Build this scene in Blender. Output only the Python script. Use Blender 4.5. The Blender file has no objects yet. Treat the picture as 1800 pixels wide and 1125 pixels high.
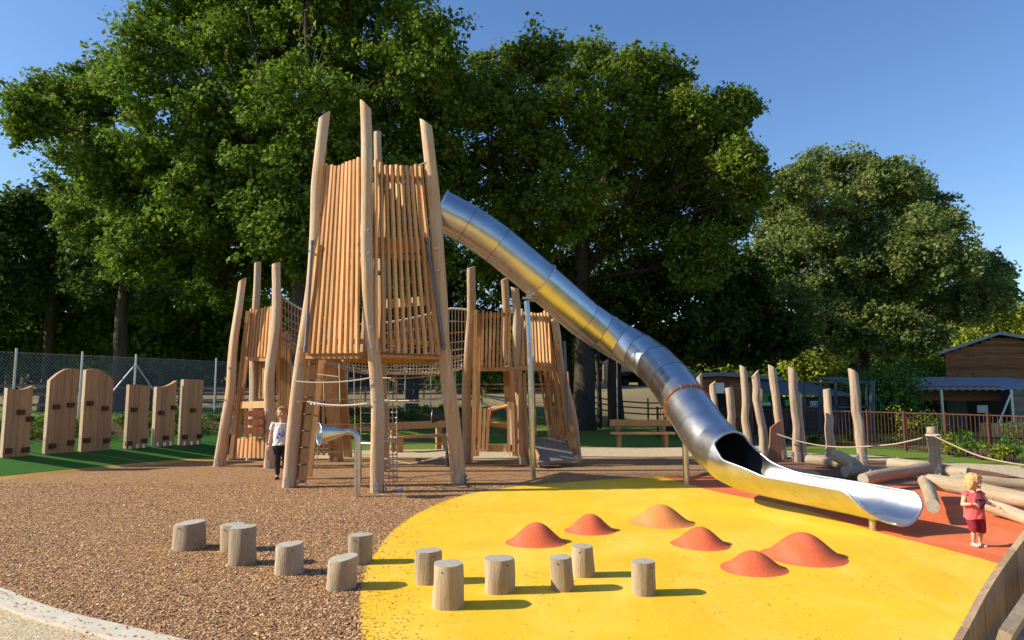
import bpy, math, random
import numpy as np
from mathutils import Vector as V, Matrix, noise as mnoise
random.seed(7); RNG = np.random.default_rng(11)
R = math.radians
S = bpy.context.scene
COL = S.collection
# ------------------------------------------------------------------ camera
H = 1.7; F = 1200.0; PITCH = math.atan(127.5/1200)
cam = bpy.data.cameras.new('camera'); camo = bpy.data.objects.new('camera', cam); COL.objects.link(camo)
camo.location = (0, 0, H); camo.rotation_euler = (R(90)+PITCH, 0, 0)
cam.sensor_width = 36; cam.lens = 24; cam.clip_end = 2000; cam.clip_start = 0.05
S.camera = camo
# ------------------------------------------------------------------ sky, sun, exposure
SUN_EL = R(31); SUN_AZ = R(264.5)      # compass azimuth measured from +Y clockwise: the sun stands to the left
w = bpy.data.worlds.new("World"); S.world = w; w.use_nodes = True
nt = w.node_tree; bg = nt.nodes['Background']
sky = nt.nodes.new('ShaderNodeTexSky'); sky.sky_type = 'NISHITA'; sky.sun_disc = False
sky.sun_elevation = SUN_EL; sky.sun_rotation = SUN_AZ
sky.air_density = 1.15; sky.dust_density = 0.5; sky.ozone_density = 3.2; sky.altitude = 50
hs = nt.nodes.new('ShaderNodeHueSaturation'); hs.inputs['Saturation'].default_value = 1.16; hs.inputs['Hue'].default_value = .507; nt.links.new(sky.outputs[0], hs.inputs['Color']); nt.links.new(hs.outputs[0], bg.inputs[0]); bg.inputs[1].default_value = 0.125
sd = bpy.data.lights.new('sun', 'SUN'); sd.energy = 5.0; sd.angle = R(0.53); sd.color = (1.0, 0.89, 0.69)
so = bpy.data.objects.new('sun', sd); COL.objects.link(so)
sdir = V((math.sin(SUN_AZ)*math.cos(SUN_EL), math.cos(SUN_AZ)*math.cos(SUN_EL), math.sin(SUN_EL)))
so.rotation_euler = sdir.to_track_quat('Z', 'Y').to_euler(); so.location = (-20, 0, 20)
S.view_settings.view_transform = 'Standard'; S.view_settings.look = 'None'
S.view_settings.exposure = 0.55; S.view_settings.gamma = 1
S.cycles.max_bounces = 8; S.cycles.transparent_max_bounces = 8

# ------------------------------------------------------------------ pixel <-> world helpers (1800 px wide photo)
cp, sp = math.cos(PITCH), math.sin(PITCH)
def ray(u, v):
    x = (u-900)/F; y = (562.5-v)/F
    return V((x, cp - y*sp, sp + y*cp))
def G(u, v, z=0.0):
    d = ray(u, v); t = (z-H)/d.z
    return V((d.x*t, d.y*t, z))
def P(u, v, Y):
    d = ray(u, v); t = Y/d.y
    return V((d.x*t, Y, H+d.z*t))
O2 = G(380, 808); EX, EY = 0.5035, 0.864; NX, NY = -0.864, 0.5035
def tt(x, y): return (x-O2.x)*NX + (y-O2.y)*NY
def ss(x, y): return (x-O2.x)*EX + (y-O2.y)*EY
def st(s, t, dz=0.0):
    x = O2.x + s*EX + t*NX; y = O2.y + s*EY + t*NY
    return V((x, y, hgt(x, y)+dz))
def hgt(x, y):
    t = min(max(tt(x, y), 0), 4.5)
    return 0.2*t + 0.062*min(max(0.0, y-46), 90)
def GT(u, v):
    d = ray(u, v); k = 1.0
    while k < 400:
        if H + d.z*k < hgt(d.x*k, d.y*k): break
        k += 0.05 if k < 60 else 1
    return V((d.x*k, d.y*k, hgt(d.x*k, d.y*k)))

# ------------------------------------------------------------------ mesh builder
class MB:
    def __init__(s): s.v = []; s.f = []; s.r = []; s.mi = []; s.sm = []
    def add(s, vs, fs, rnd=None, mi=0, sm=False):
        b = len(s.v); s.v.extend([tuple(q) for q in vs]); rnd = random.random() if rnd is None else rnd
        for f in fs: s.f.append(tuple(i+b for i in f)); s.r.append(rnd); s.mi.append(mi); s.sm.append(sm)
    def hexa(s, b, t, **k):
        s.add(list(b)+list(t), [(3,2,1,0),(4,5,6,7),(0,1,5,4),(1,2,6,5),(2,3,7,6),(3,0,4,7)], **k)
    def beam(s, p0, p1, w, d, side=V((1,0,0)), **k):
        """box from p0 to p1, width w along side, depth d along the third axis"""
        p0, p1 = V(p0), V(p1); a = (p1-p0).normalized(); x = (side - a*side.dot(a)).normalized(); y = a.cross(x)
        x = x*w/2; y = y*d/2
        s.hexa([p0-x-y, p0+x-y, p0+x+y, p0-x+y], [p1-x-y, p1+x-y, p1+x+y, p1-x+y], **k)
    def box(s, c, sx, sy, sz, rz=0, **k):
        c = V(c); ax = V((math.cos(rz), math.sin(rz), 0)); ay = V((-math.sin(rz), math.cos(rz), 0))
        x = ax*sx/2; y = ay*sy/2; z = V((0,0,sz/2))
        s.hexa([c-x-y-z, c+x-y-z, c+x+y-z, c-x+y-z], [c-x-y+z, c+x-y+z, c+x+y+z, c-x+y+z], **k)
    def tube(s, pts, rad, n=8, caps=True, sm=True, rnd=None, mi=0, rf=None, cut=None, phase=0):
        pts = [V(p) for p in pts]; m = len(pts)
        if not hasattr(rad, '__len__'): rad = [rad]*m
        t0 = (pts[1]-pts[0]).normalized(); x = t0.orthogonal().normalized()
        ref = V((1,0,0)); x = (ref - t0*ref.dot(t0)); x = x.normalized() if x.length > .2 else t0.orthogonal().normalized()
        vs = []
        for i in range(m):
            t = (pts[min(i+1,m-1)]-pts[max(i-1,0)]).normalized()
            x = (x - t*x.dot(t)).normalized(); y = t.cross(x)
            for j in range(n):
                a = phase + 2*math.pi*j/n; rr = rad[i]*(rf(i/(m-1), a) if rf else 1)
                q = pts[i] + (x*math.cos(a)+y*math.sin(a))*rr
                if cut and i == m-1: q = q + t*(cut[0]*math.cos(a-cut[1])*rad[i])
                vs.append(q)
        fs = [(i*n+j, i*n+(j+1)%n, (i+1)*n+(j+1)%n, (i+1)*n+j) for i in range(m-1) for j in range(n)]
        rnd = random.random() if rnd is None else rnd
        b = len(s.v)
        s.add(vs, fs, rnd=rnd, mi=mi, sm=sm)
        if caps:
            for ring, rev in ((0, True), (m-1, False)):
                idx = [b+ring*n+j for j in range(n)]
                nb = len(s.v); s.v.extend([s.v[i] for i in idx])
                f = tuple(range(nb, nb+n)); s.f.append(f[::-1] if rev else f); s.r.append(rnd); s.mi.append(mi if ring == 0 or not cut else cut[2] if len(cut) > 2 else mi); s.sm.append(False)
    def ell(s, c, rx, ry, rz, n=12, m=8, rot=None, **k):
        c = V(c); vs = []; k.setdefault('sm', True)
        for i in range(m+1):
            th = math.pi*i/m
            for j in range(n):
                a = 2*math.pi*j/n
                q = V((rx*math.sin(th)*math.cos(a), ry*math.sin(th)*math.sin(a), rz*math.cos(th)))
                if rot: q = rot @ q
                vs.append(c+q)
        s.add(vs, [((i+1)*n+j, (i+1)*n+(j+1)%n, i*n+(j+1)%n, i*n+j) for i in range(m) for j in range(n)], **k)
    def prism(s, poly, ext, **k):
        n = len(poly); poly = [V(p) for p in poly]; ext = V(ext)
        s.add(poly + [p+ext for p in poly], [tuple(range(n))[::-1], tuple(range(n, 2*n))] + [(i, (i+1)%n, n+(i+1)%n, n+i) for i in range(n)], **k)
    def build(s, name, mats, parent=None, loc=None, mods=None):
        me = bpy.data.meshes.new(name); base = parent['_w'] if parent is not None else (loc if loc is not None else (0,0,0))
        base = V(base)
        me.from_pydata([tuple(V(q)-base) for q in s.v], [], s.f)
        if not isinstance(mats, (list, tuple)): mats = [mats]
        for m in mats: me.materials.append(m)
        me.polygons.foreach_set('material_index', s.mi); me.polygons.foreach_set('use_smooth', s.sm)
        at = me.attributes.new('rnd', 'FLOAT', 'FACE'); at.data.foreach_set('value', s.r)
        o = bpy.data.objects.new(name, me); COL.objects.link(o)
        if parent is not None: o.parent = parent; o['_w'] = list(base)
        else: o.location = base; o['_w'] = list(base)
        return o
def tag(o, label, cat, group=None, kind=None):
    if label: o['label'] = label
    if cat: o['category'] = cat
    if group: o['group'] = group
    if kind: o['kind'] = kind
    return o
def thing(name, loc, label, cat, group=None):
    o = bpy.data.objects.new(name, None); COL.objects.link(o); o.location = loc; o['_w'] = list(V(loc)); o.empty_display_size = .2
    return tag(o, label, cat, group)

# ------------------------------------------------------------------ materials
def newmat(name):
    m = bpy.data.materials.new(name); m.use_nodes = True; t = m.node_tree
    return m, t, t.nodes['Principled BSDF']
def N(t, kind, **k):
    n = t.nodes.new(kind)
    for a, b in k.items():
        if a.startswith('i_'):
            key = a[2:].replace('_', ' '); n.inputs[key].default_value = b
        else: setattr(n, a, b)
    return n
def ramp(t, src, stops, interp='LINEAR'):
    r = t.nodes.new('ShaderNodeValToRGB'); r.color_ramp.interpolation = interp
    e = r.color_ramp.elements
    while len(e) < len(stops): e.new(.5)
    for i, (p, c) in enumerate(stops): e[i].position = p; e[i].color = (*c, 1)
    t.links.new(src, r.inputs[0]); return r.outputs[0]
def mapping(t, scale, coord='Object', rot=(0,0,0)):
    tc = t.nodes.new('ShaderNodeTexCoord'); mp = t.nodes.new('ShaderNodeMapping'); mp.inputs['Scale'].default_value = scale
    mp.inputs['Rotation'].default_value = rot
    t.links.new(tc.outputs[coord], mp.inputs[0]); return mp.outputs[0]
def mixc(t, a, b, fac, mode='MIX'):
    m = t.nodes.new('ShaderNodeMix'); m.data_type = 'RGBA'; m.blend_type = mode
    for sock, val in ((m.inputs[0], fac), (m.inputs[6], a), (m.inputs[7], b)):
        if isinstance(val, bpy.types.NodeSocket): t.links.new(val, sock)
        elif isinstance(val, (int, float)): sock.default_value = val
        else: sock.default_value = (*val, 1)
    return m.outputs[2]
def noise(t, vec, scale, detail=4, rough=.55, dist=0):
    n = t.nodes.new('ShaderNodeTexNoise'); n.inputs['Scale'].default_value = scale; n.inputs['Detail'].default_value = detail
    n.inputs['Roughness'].default_value = rough; n.inputs['Distortion'].default_value = dist
    if vec is not None: t.links.new(vec, n.inputs['Vector'])
    return n
def bump(t, b, src, strength, dist=.01):
    n = t.nodes.new('ShaderNodeBump'); n.inputs['Strength'].default_value = strength; n.inputs['Distance'].default_value = dist
    t.links.new(src, n.inputs['Height']); t.links.new(n.outputs[0], b.inputs['Normal']); return n
def rndvar(t, col, lo, hi, attr='rnd'):
    a = t.nodes.new('ShaderNodeAttribute'); a.attribute_name = attr
    mr = t.nodes.new('ShaderNodeMapRange'); mr.inputs[3].default_value = lo; mr.inputs[4].default_value = hi
    t.links.new(a.outputs['Fac'], mr.inputs[0])
    c = t.nodes.new('ShaderNodeCombineColor'); [t.links.new(mr.outputs[0], c.inputs[i]) for i in range(3)]
    return mixc(t, col, c.outputs[0], 1.0, 'MULTIPLY')
def wood(name, c1, c2, c3, grain=(1,1,.06), gs=26, rough=.75, bs=.35, lo=.82, hi=1.1, knots=True, blotch=None):
    m, t, b = newmat(name)
    v = mapping(t, grain); n1 = noise(t, v, gs, 6, .65, .6); n2 = noise(t, v, gs*4.5, 3, .6)
    v2 = mapping(t, (1,1,.35)); n3 = noise(t, v2, 3.2, 3, .5)
    col = ramp(t, n1.outputs[0], [(.30, c2), (.52, c1), (.72, c3)])
    col = mixc(t, col, tuple(x*.62 for x in c2), ramp(t, n2.outputs[0], [(.57, (0,0,0)), (.74, (.55,.55,.55))]))
    if blotch: col = mixc(t, col, blotch, ramp(t, n3.outputs[0], [(.42, (0,0,0)), (.66, (.75,.75,.75))]))
    if knots:
        vk = t.nodes.new('ShaderNodeTexVoronoi'); vk.inputs['Scale'].default_value = 3.1
        t.links.new(mapping(t, (1,1,.45)), vk.inputs['Vector'])
        col = mixc(t, col, tuple(x*.4 for x in c2), ramp(t, vk.outputs['Distance'], [(.03, (.8,.8,.8)), (.075, (0,0,0))]))
    col = rndvar(t, col, lo, hi)
    t.links.new(col, b.inputs['Base Color']); b.inputs['Roughness'].default_value = rough
    b.inputs['Specular IOR Level'].default_value = .25
    cr = noise(t, mapping(t, tuple(g*.9 for g in grain)), gs*2.1, 2, .4); crk = ramp(t, cr.outputs[0], [(.485,(0,0,0)),(.5,(1,1,1)),(.515,(0,0,0))])
    col2 = mixc(t, col, tuple(x*.35 for x in c2), mixc(t, crk, (.45,.45,.45), 1.0, 'MULTIPLY')); t.links.new(col2, b.inputs['Base Color'])
    mx = mixc(t, n1.outputs[0], n2.outputs[0], .5); n4 = noise(t, mapping(t, (1,1,.5)), 9, 4, .6); mx = mixc(t, mx, n4.outputs[0], .5); bump(t, b, mx, bs, .028)
    return m
def plain(name, col, rough=.6, metal=0, var=.12, ns=8, bs=.1, spec=.4):
    m, t, b = newmat(name); n = noise(t, mapping(t, (1,1,1)), ns, 5, .6)
    c = ramp(t, n.outputs[0], [(.3, tuple(x*(1-var) for x in col)), (.7, tuple(min(1, x*(1+var)) for x in col))])
    t.links.new(rndvar(t, c, .92, 1.05), b.inputs['Base Color']); b.inputs['Roughness'].default_value = rough; b.inputs['Metallic'].default_value = metal
    b.inputs['Specular IOR Level'].default_value = spec
    if bs: bump(t, b, n.outputs[0], bs, .01)
    return m
M = {}
M['post'] = wood('pale_larch', (.55,.375,.225), (.45,.27,.14), (.63,.46,.30), gs=20, blotch=(.52,.43,.33), bs=.6)
M['postend'] = wood('larch_end_grain', (.46,.34,.22), (.36,.25,.15), (.52,.40,.28), grain=(1,1,1), gs=30, knots=False)
M['slat'] = wood('orange_larch', (.68,.385,.175), (.58,.29,.11), (.74,.47,.26), gs=22, lo=.72, hi=1.12, bs=.2)
M['beamwood'] = wood('larch_beam', (.50,.28,.12), (.40,.20,.08), (.56,.34,.18), gs=22, lo=.8, bs=.25)
M['grey'] = wood('weathered_timber', (.45,.36,.25), (.33,.25,.165), (.54,.45,.33), gs=24, bs=.6, blotch=(.36,.26,.16))
M['greyend'] = wood('weathered_end_grain', (.43,.40,.33), (.33,.29,.23), (.50,.47,.40), grain=(1,1,1), gs=24, knots=False, bs=.5)
M['stand'] = wood('bleached_timber', (.47,.36,.26), (.37,.26,.17), (.55,.45,.34), gs=22, bs=.5)
M['door'] = wood('brown_panel_timber', (.44,.27,.14), (.34,.19,.095), (.50,.33,.19), gs=18, lo=.85, bs=.4)
M['dooredge_lit'] = wood('sunlit_panel_edge', (.52,.40,.27), (.42,.31,.20), (.58,.46,.33), gs=18)  # paler than the panel fronts, sun brightness put into the colour
M['barn'] = wood('barn_boards', (.27,.105,.04), (.19,.065,.025), (.33,.15,.07), grain=(.06,.06,1), gs=20, lo=.6, hi=1.2)
M['greyboard'] = wood('grey_boards', (.25,.20,.15), (.18,.14,.10), (.32,.26,.2), grain=(.06,.06,1), gs=20, lo=.7)
M['greyboard2'] = wood('palisade_planks', (.36,.25,.15), (.28,.18,.11), (.43,.33,.22), gs=20, lo=.8, bs=.5)
M['ramp'] = wood('ramp_boards', (.27,.22,.17), (.2,.16,.12), (.33,.28,.22), grain=(1,.1,1), gs=20)
M['rail'] = wood('paddock_rail_timber', (.28,.19,.11), (.2,.13,.07), (.34,.25,.16), gs=20)
M['red'] = wood('reddish_board', (.28,.13,.085), (.22,.10,.06), (.32,.17,.11), gs=20)
# brushed steel
m, t, b = newmat('brushed_steel'); v = mapping(t, (1,1,1)); n = noise(t, v, 3.5, 5, .6); n2 = noise(t, mapping(t, (60,60,60)), 4, 2)
t.links.new(ramp(t, n.outputs[0], [(.3,(.54,.54,.54)),(.7,(.68,.68,.67))]), b.inputs['Base Color']); b.inputs['Metallic'].default_value = 1
mr = t.nodes.new('ShaderNodeMapRange'); t.links.new(n.outputs[0], mr.inputs[0]); mr.inputs[3].default_value = .22; mr.inputs[4].default_value = .36
t.links.new(mr.outputs[0], b.inputs['Roughness']); bump(t, b, n2.outputs[0], .05, .004); M['steel'] = m
M['galv'] = plain('galvanised_metal', (.55,.56,.57), .38, .9, .15, 30, .05)
M['dullmetal'] = plain('dull_metal', (.16,.17,.185), .5, .5)
M['seam'] = plain('dark_seam', (.12,.12,.13), .4, .8)
M['copper'] = plain('reddish_flange', (.42,.19,.09), .35, .8)
M['darkmetal'] = plain('dark_steel', (.07,.07,.075), .4, .7)
M['rope'] = plain('pale_rope', (.44,.34,.24), .9, 0, .25, 60, .3)
M['ropew'] = plain('white_rope', (.52,.46,.38), .9, 0, .2, 60, .3)
M['rust'] = plain('rusted_iron', (.105,.042,.028), .8, .2, .3, 14, .2)
M['bluegrey'] = plain('blue_grey_frame', (.06,.09,.12), .5, .3)
M['hold'] = plain('brown_hold', (.085,.042,.024), .7, 0, .3, 20)
M['blockred'] = plain('terracotta_block', (.40,.13,.05), .6, 0, .2, 10)
# rubber surfaces
def rubber(name, c, spk, bsz=260, var=.10):
    m, t, b = newmat(name); v = mapping(t, (1,1,1))
    n = noise(t, v, .55, 4, .6); n2 = noise(t, v, 5, 3, .6); vo = t.nodes.new('ShaderNodeTexVoronoi'); vo.inputs['Scale'].default_value = bsz; t.links.new(v, vo.inputs[0])
    col = ramp(t, n.outputs[0], [(.3, tuple(x*(1-var) for x in c)), (.7, tuple(min(1,x*(1+var)) for x in c))])
    g = t.nodes.new('ShaderNodeSeparateColor'); t.links.new(vo.outputs['Color'], g.inputs[0])
    col = mixc(t, col, spk, ramp(t, g.outputs[0], [(.60,(0,0,0)),(.95,(.75,.75,.75))]))
    col = mixc(t, col, tuple(x*.78 for x in c), ramp(t, n2.outputs[0], [(.55,(0,0,0)),(.8,(.35,.35,.35))]))
    n5 = noise(t, mapping(t, (1,.55,1), rot=(0,0,.5)), .9, 7, .68, .8); col = mixc(t, col, tuple(min(1, x*1.02+.075) for x in c), ramp(t, n5.outputs[0], [(.46,(0,0,0)),(.68,(.75,.75,.75))]))
    n6 = noise(t, mapping(t, (1,1,1)), 38, 2, .5); col = mixc(t, col, tuple(x*.55 for x in c), ramp(t, n6.outputs[0], [(.71,(0,0,0)),(.76,(.6,.6,.6))]))
    t.links.new(col, b.inputs['Base Color']); b.inputs['Roughness'].default_value = .82; b.inputs['Specular IOR Level'].default_value = .3
    bump(t, b, vo.outputs['Distance'], .35, .004); return m
M['yellow'] = rubber('yellow_rubber', (.83,.525,.024), (.58,.32,.010), 260, .10)
M['orange'] = rubber('orange_rubber', (.72,.165,.045), (.5,.09,.03))
M['mound'] = rubber('red_orange_rubber', (.68,.135,.05), (.42,.055,.022), 130)
M['mound2'] = rubber('light_orange_rubber', (.72,.25,.07), (.46,.12,.04), 130)
M['ochre'] = rubber('ochre_rubber', (.50,.29,.06), (.35,.19,.05))
# chips, gravel, mulch
def granular(name, stops, scale, stretch, bstr, big, bd=.02, tint=None):
    m, t, b = newmat(name); v = mapping(t, stretch, rot=(0,0,.4))
    nn = noise(t, v, scale*.35, 2); dv = t.nodes.new('ShaderNodeVectorMath'); dv.operation = 'MULTIPLY_ADD'
    t.links.new(nn.outputs['Color'], dv.inputs[0]); dv.inputs[1].default_value = (.06,.06,.0); t.links.new(v, dv.inputs[2])
    vo = t.nodes.new('ShaderNodeTexVoronoi'); vo.inputs['Scale'].default_value = scale; t.links.new(dv.outputs[0], vo.inputs[0])
    g = t.nodes.new('ShaderNodeSeparateColor'); t.links.new(vo.outputs['Color'], g.inputs[0])
    col = ramp(t, g.outputs[0], stops, 'CONSTANT')
    n = noise(t, mapping(t, (1,1,1)), big, 4, .6)
    if tint: col = mixc(t, col, tint, ramp(t, n.outputs[0], [(.40,(0,0,0)),(.7,(.6,.6,.6))]))
    edge = ramp(t, vo.outputs['Distance'], [(.25,(1,1,1)),(.75,(.35,.35,.35))])
    col = mixc(t, col, edge, .7, 'MULTIPLY')
    t.links.new(col, b.inputs['Base Color']); b.inputs['Roughness'].default_value = .9; b.inputs['Specular IOR Level'].default_value = .2
    bump(t, b, vo.outputs['Distance'], bstr, bd).invert = True
    return m
barkst = [(0,(.12,.045,.025)),(.14,(.30,.135,.065)),(.30,(.48,.25,.11)),(.50,(.68,.40,.165)),(.62,(.21,.09,.05)),(.76,(.78,.50,.25)),(.86,(.50,.30,.175)),(.95,(.88,.66,.38))]
M['bark'] = granular('rubber_bark', barkst, 64, (1,1.6,1), .5, .35, tint=(.56,.33,.14))
M['redbark'] = granular('red_bark', [(0,(.17,.07,.05)),(.3,(.26,.11,.07)),(.6,(.33,.16,.11)),(.85,(.40,.24,.18))], 45, (1,1.6,1), .6, .5)
M['mulch'] = granular('bed_mulch', [(0,(.12,.07,.04)),(.3,(.20,.12,.07)),(.6,(.28,.17,.10)),(.85,(.33,.22,.14))], 26, (1,1.5,1), .8, .8, tint=(.10,.13,.04))
M['gravel'] = granular('resin_gravel', [(0,(.56,.43,.26)),(.3,(.70,.56,.36)),(.6,(.80,.66,.46)),(.85,(.62,.50,.33))], 70, (1,1,1), .35, .6, .01)
m, t, b = newmat('pale_concrete'); n = noise(t, mapping(t,(1,1,1)), 5, 8, .7); n2 = noise(t, mapping(t,(1,1,1)), 60, 3)
c = ramp(t, n.outputs[0], [(.3,(.50,.44,.33)),(.65,(.63,.57,.46))]); c = mixc(t, c, (.28,.2,.13), ramp(t, n2.outputs[0], [(.70,(0,0,0)),(.74,(.8,.8,.8))]))
t.links.new(c, b.inputs['Base Color']); b.inputs['Roughness'].default_value = .85; bump(t, b, n2.outputs[0], .15, .005); M['concrete'] = m
# grass
def grassmat(name, c1, c2, c3, sc=120, dry=None):
    m, t, b = newmat(name); v = mapping(t, (1,1,1)); n = noise(t, v, sc, 3, .7); n2 = noise(t, v, .9, 5, .65)
    col = ramp(t, n.outputs[0], [(.3,c1),(.5,c2),(.7,c3)])
    if dry:
        sx = t.nodes.new('ShaderNodeSeparateXYZ'); t.links.new(v, sx.inputs[0])
        ad = t.nodes.new('ShaderNodeMath'); ad.operation = 'MULTIPLY_ADD'; t.links.new(n2.outputs[0], ad.inputs[0]); ad.inputs[1].default_value = 26; t.links.new(sx.outputs[1], ad.inputs[2])
        mr = t.nodes.new('ShaderNodeMapRange'); t.links.new(ad.outputs[0], mr.inputs[0]); mr.inputs[1].default_value = 46; mr.inputs[2].default_value = 60
        col = mixc(t, col, dry, mr.outputs[0])
    col = mixc(t, col, (.20,.17,.07), ramp(t, n2.outputs[0], [(.55,(0,0,0)),(.8,(.45,.45,.45))]))
    t.links.new(col, b.inputs['Base Color']); b.inputs['Roughness'].default_value = .9; b.inputs['Specular IOR Level'].default_value = .15
    bump(t, b, n.outputs[0], .8, .03); return m
M['grass'] = grassmat('grass', (.10,.16,.022), (.16,.24,.035), (.25,.31,.07), dry=(.27,.215,.115))
M['turf'] = grassmat('turf', (.03,.11,.018), (.055,.185,.03), (.11,.28,.055), 160)
def leafmat(name, c, warm, trans=.42, lo=.5, hi=1.45):
    m, t, b = newmat(name); out = t.nodes['Material Output']
    a = t.nodes.new('ShaderNodeAttribute'); a.attribute_name = 'rnd'
    n = noise(t, mapping(t,(1,1,1)), .45, 3)
    col = ramp(t, a.outputs['Fac'], [(0, tuple(x*lo for x in c)), (.55, c), (.9, tuple(x*hi for x in c)), (1, warm)])
    col = mixc(t, col, warm, ramp(t, n.outputs[0], [(.5,(0,0,0)),(.8,(.4,.4,.4))]))
    t.links.new(col, b.inputs['Base Color']); b.inputs['Roughness'].default_value = .6; b.inputs['Specular IOR Level'].default_value = .12
    tr = t.nodes.new('ShaderNodeBsdfTranslucent'); t.links.new(mixc(t, col, (.9,1.0,.35), .5, 'MULTIPLY'), tr.inputs[0])
    mx = t.nodes.new('ShaderNodeMixShader'); mx.inputs[0].default_value = trans
    t.links.new(b.outputs[0], mx.inputs[1]); t.links.new(tr.outputs[0], mx.inputs[2]); t.links.new(mx.outputs[0], out.inputs[0]); return m
M['leaf_oak'] = leafmat('oak_leaves', (.125,.205,.026), (.24,.30,.04))
M['leaf_oak2'] = leafmat('oak_leaves_warm', (.140,.205,.026), (.27,.30,.04))
M['leaf_lime'] = leafmat('greyish_green_leaves', (.18,.23,.068), (.27,.30,.09))
M['leaf_bright'] = leafmat('yellow_green_leaves', (.24,.29,.03), (.36,.38,.05))
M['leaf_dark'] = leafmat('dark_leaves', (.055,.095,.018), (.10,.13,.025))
M['leaf_bush'] = leafmat('bush_leaves', (.10,.19,.03), (.20,.27,.05))
M['trunk'] = wood('tree_bark', (.055,.042,.030), (.03,.024,.018), (.09,.072,.052), grain=(1,1,.2), gs=9, bs=1.0, knots=False)

# ================================================================== GROUND
def struct(o): o['kind'] = 'structure'; return o
xs = list(np.arange(-400, -40, 20.)) + list(np.arange(-40, 40, .5)) + list(np.arange(40, 401, 20.))
ys = list(np.arange(-20, 46, .5)) + list(np.arange(46, 140, 3.)) + list(np.arange(140, 601, 25.))
mb = MB(); nx = len(xs)
for y in ys:
    for x in xs:
        far = max(0, y-30)
        mb.v.append((x, y, hgt(x, y)-.035 + (.25*mnoise.noise(V((x*.05, y*.05, 0)))*min(1, far/30))))
for j in range(len(ys)-1):
    for i in range(nx-1):
        mb.f.append((j*nx+i, j*nx+i+1, (j+1)*nx+i+1, (j+1)*nx+i)); mb.r.append(.5); mb.mi.append(0); mb.sm.append(True)
struct(mb.build('ground', M['grass']))
def smooth_poly(pts, n=6):
    """Catmull-Rom through open list"""
    out = []; m = len(pts)
    for i in range(m-1):
        p0, p1, p2, p3 = pts[max(i-1,0)], pts[i], pts[i+1], pts[min(i+2,m-1)]
        for k in range(n):
            q = k/n; out.append(.5*((2*p1)+(p2-p0)*q+(2*p0-5*p1+4*p2-p3)*q*q+(3*p1-p0-3*p2+p3)*q**3))
    out.append(pts[-1]); return out
def sheet(name, pts, mat, z=None, thick=.03):
    """closed outline, triangulated as a thin slab of the ground covering"""
    import bmesh
    bm = bmesh.new(); vs = [bm.verts.new((p.x, p.y, (z if z is not None else p.z))) for p in pts]
    f = bm.faces.new(vs); bmesh.ops.triangulate(bm, faces=[f]); bmesh.ops.recalc_face_normals(bm, faces=bm.faces)
    if sum(f.normal.z for f in bm.faces) < 0: bmesh.ops.reverse_faces(bm, faces=bm.faces)
    me = bpy.data.meshes.new(name); bm.to_mesh(me); bm.free(); me.materials.append(mat)
    at = me.attributes.new('rnd', 'FLOAT', 'FACE'); at.data.foreach_set('value', [.5]*len(me.polygons))
    o = bpy.data.objects.new(name, me); COL.objects.link(o); return struct(o)
Gs = lambda L: [G(u, v) for u, v in L]
# pale resin path that rings the bark on the far side
path_lo = smooth_poly(Gs([(380,812),(450,806),(560,806),(690,806),(850,808),(1000,806),(1180,803),(1330,800),(1420,806),(1560,811),(1704,824),(1800,841),(1950,875)]))
path_hi = smooth_poly(Gs([(395,798),(480,795),(690,791),(1000,787),(1180,787),(1330,784),(1420,797),(1533,801),(1629,811),(1800,820),(1950,838)]))
sheet('path', path_lo + path_hi[::-1], M['gravel'], .004)
# bark circle: far edge follows path_lo, near edge follows the concrete kerb
kerb_in = smooth_poly(Gs([(-260,985),(-120,1002),(0,1037),(60,1061),(130,1083),(220,1104),(310,1126),(420,1150),(560,1175)]))
left_far = smooth_poly(Gs([(-260,880),(-120,858),(0,845),(100,834),(200,824),(300,815),(380,812)]))
bark_pts = left_far[:-1] + path_lo[:6*7+1] + Gs([(1215,842),(1250,1150)]) + [V((1.5,2.2,0)), V((-1.4,2.2,0))] + kerb_in[::-1]
sheet('bark_surface', bark_pts, M['bark'], .008)
sheet('red_bark_surface', path_lo[6*6:] + Gs([(1950,1000),(1400,1000),(1130,845)]), M['redbark'], .0065)
ko = [p + V((-.32*.75, -.32*.8, 0)) for p in kerb_in]
mb = MB()
kmid = kerb_in
for i in range(len(kerb_in)-1):
    a, b_ = kerb_in[i], kerb_in[i+1]; d = (b_-a).normalized(); n_ = V((-d.y, d.x, 0)); n_ = n_ if n_.y < 0 else -n_
    if i == 0: npv = n_
    d2 = (kerb_in[min(i+2, len(kerb_in)-1)]-b_); d2 = d2.normalized() if d2.length > 1e-6 else d; n2 = V((-d2.y, d2.x, 0)); n2 = n2 if n2.y < 0 else -n2
    A, B = a+npv*.20, b_+(n_+n2).normalized()*.20
    mb.hexa([V((a.x,a.y,-.05)),V((A.x,A.y,-.05)),V((B.x,B.y,-.05)),V((b_.x,b_.y,-.05))],[V((a.x,a.y,.022)),V((A.x,A.y,.022)),V((B.x,B.y,.022)),V((b_.x,b_.y,.022))], rnd=.5)
    npv = (n_+n2).normalized()
struct(mb.build('concrete_kerb', M['concrete']))
sheet('gravel_path', [V((-14,-12,0)), V((-14,8,0))] + kerb_in[:] + [V((0.4,2.2,0)), V((14,2,0)), V((14,-12,0))], M['gravel'], .002)
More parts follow.
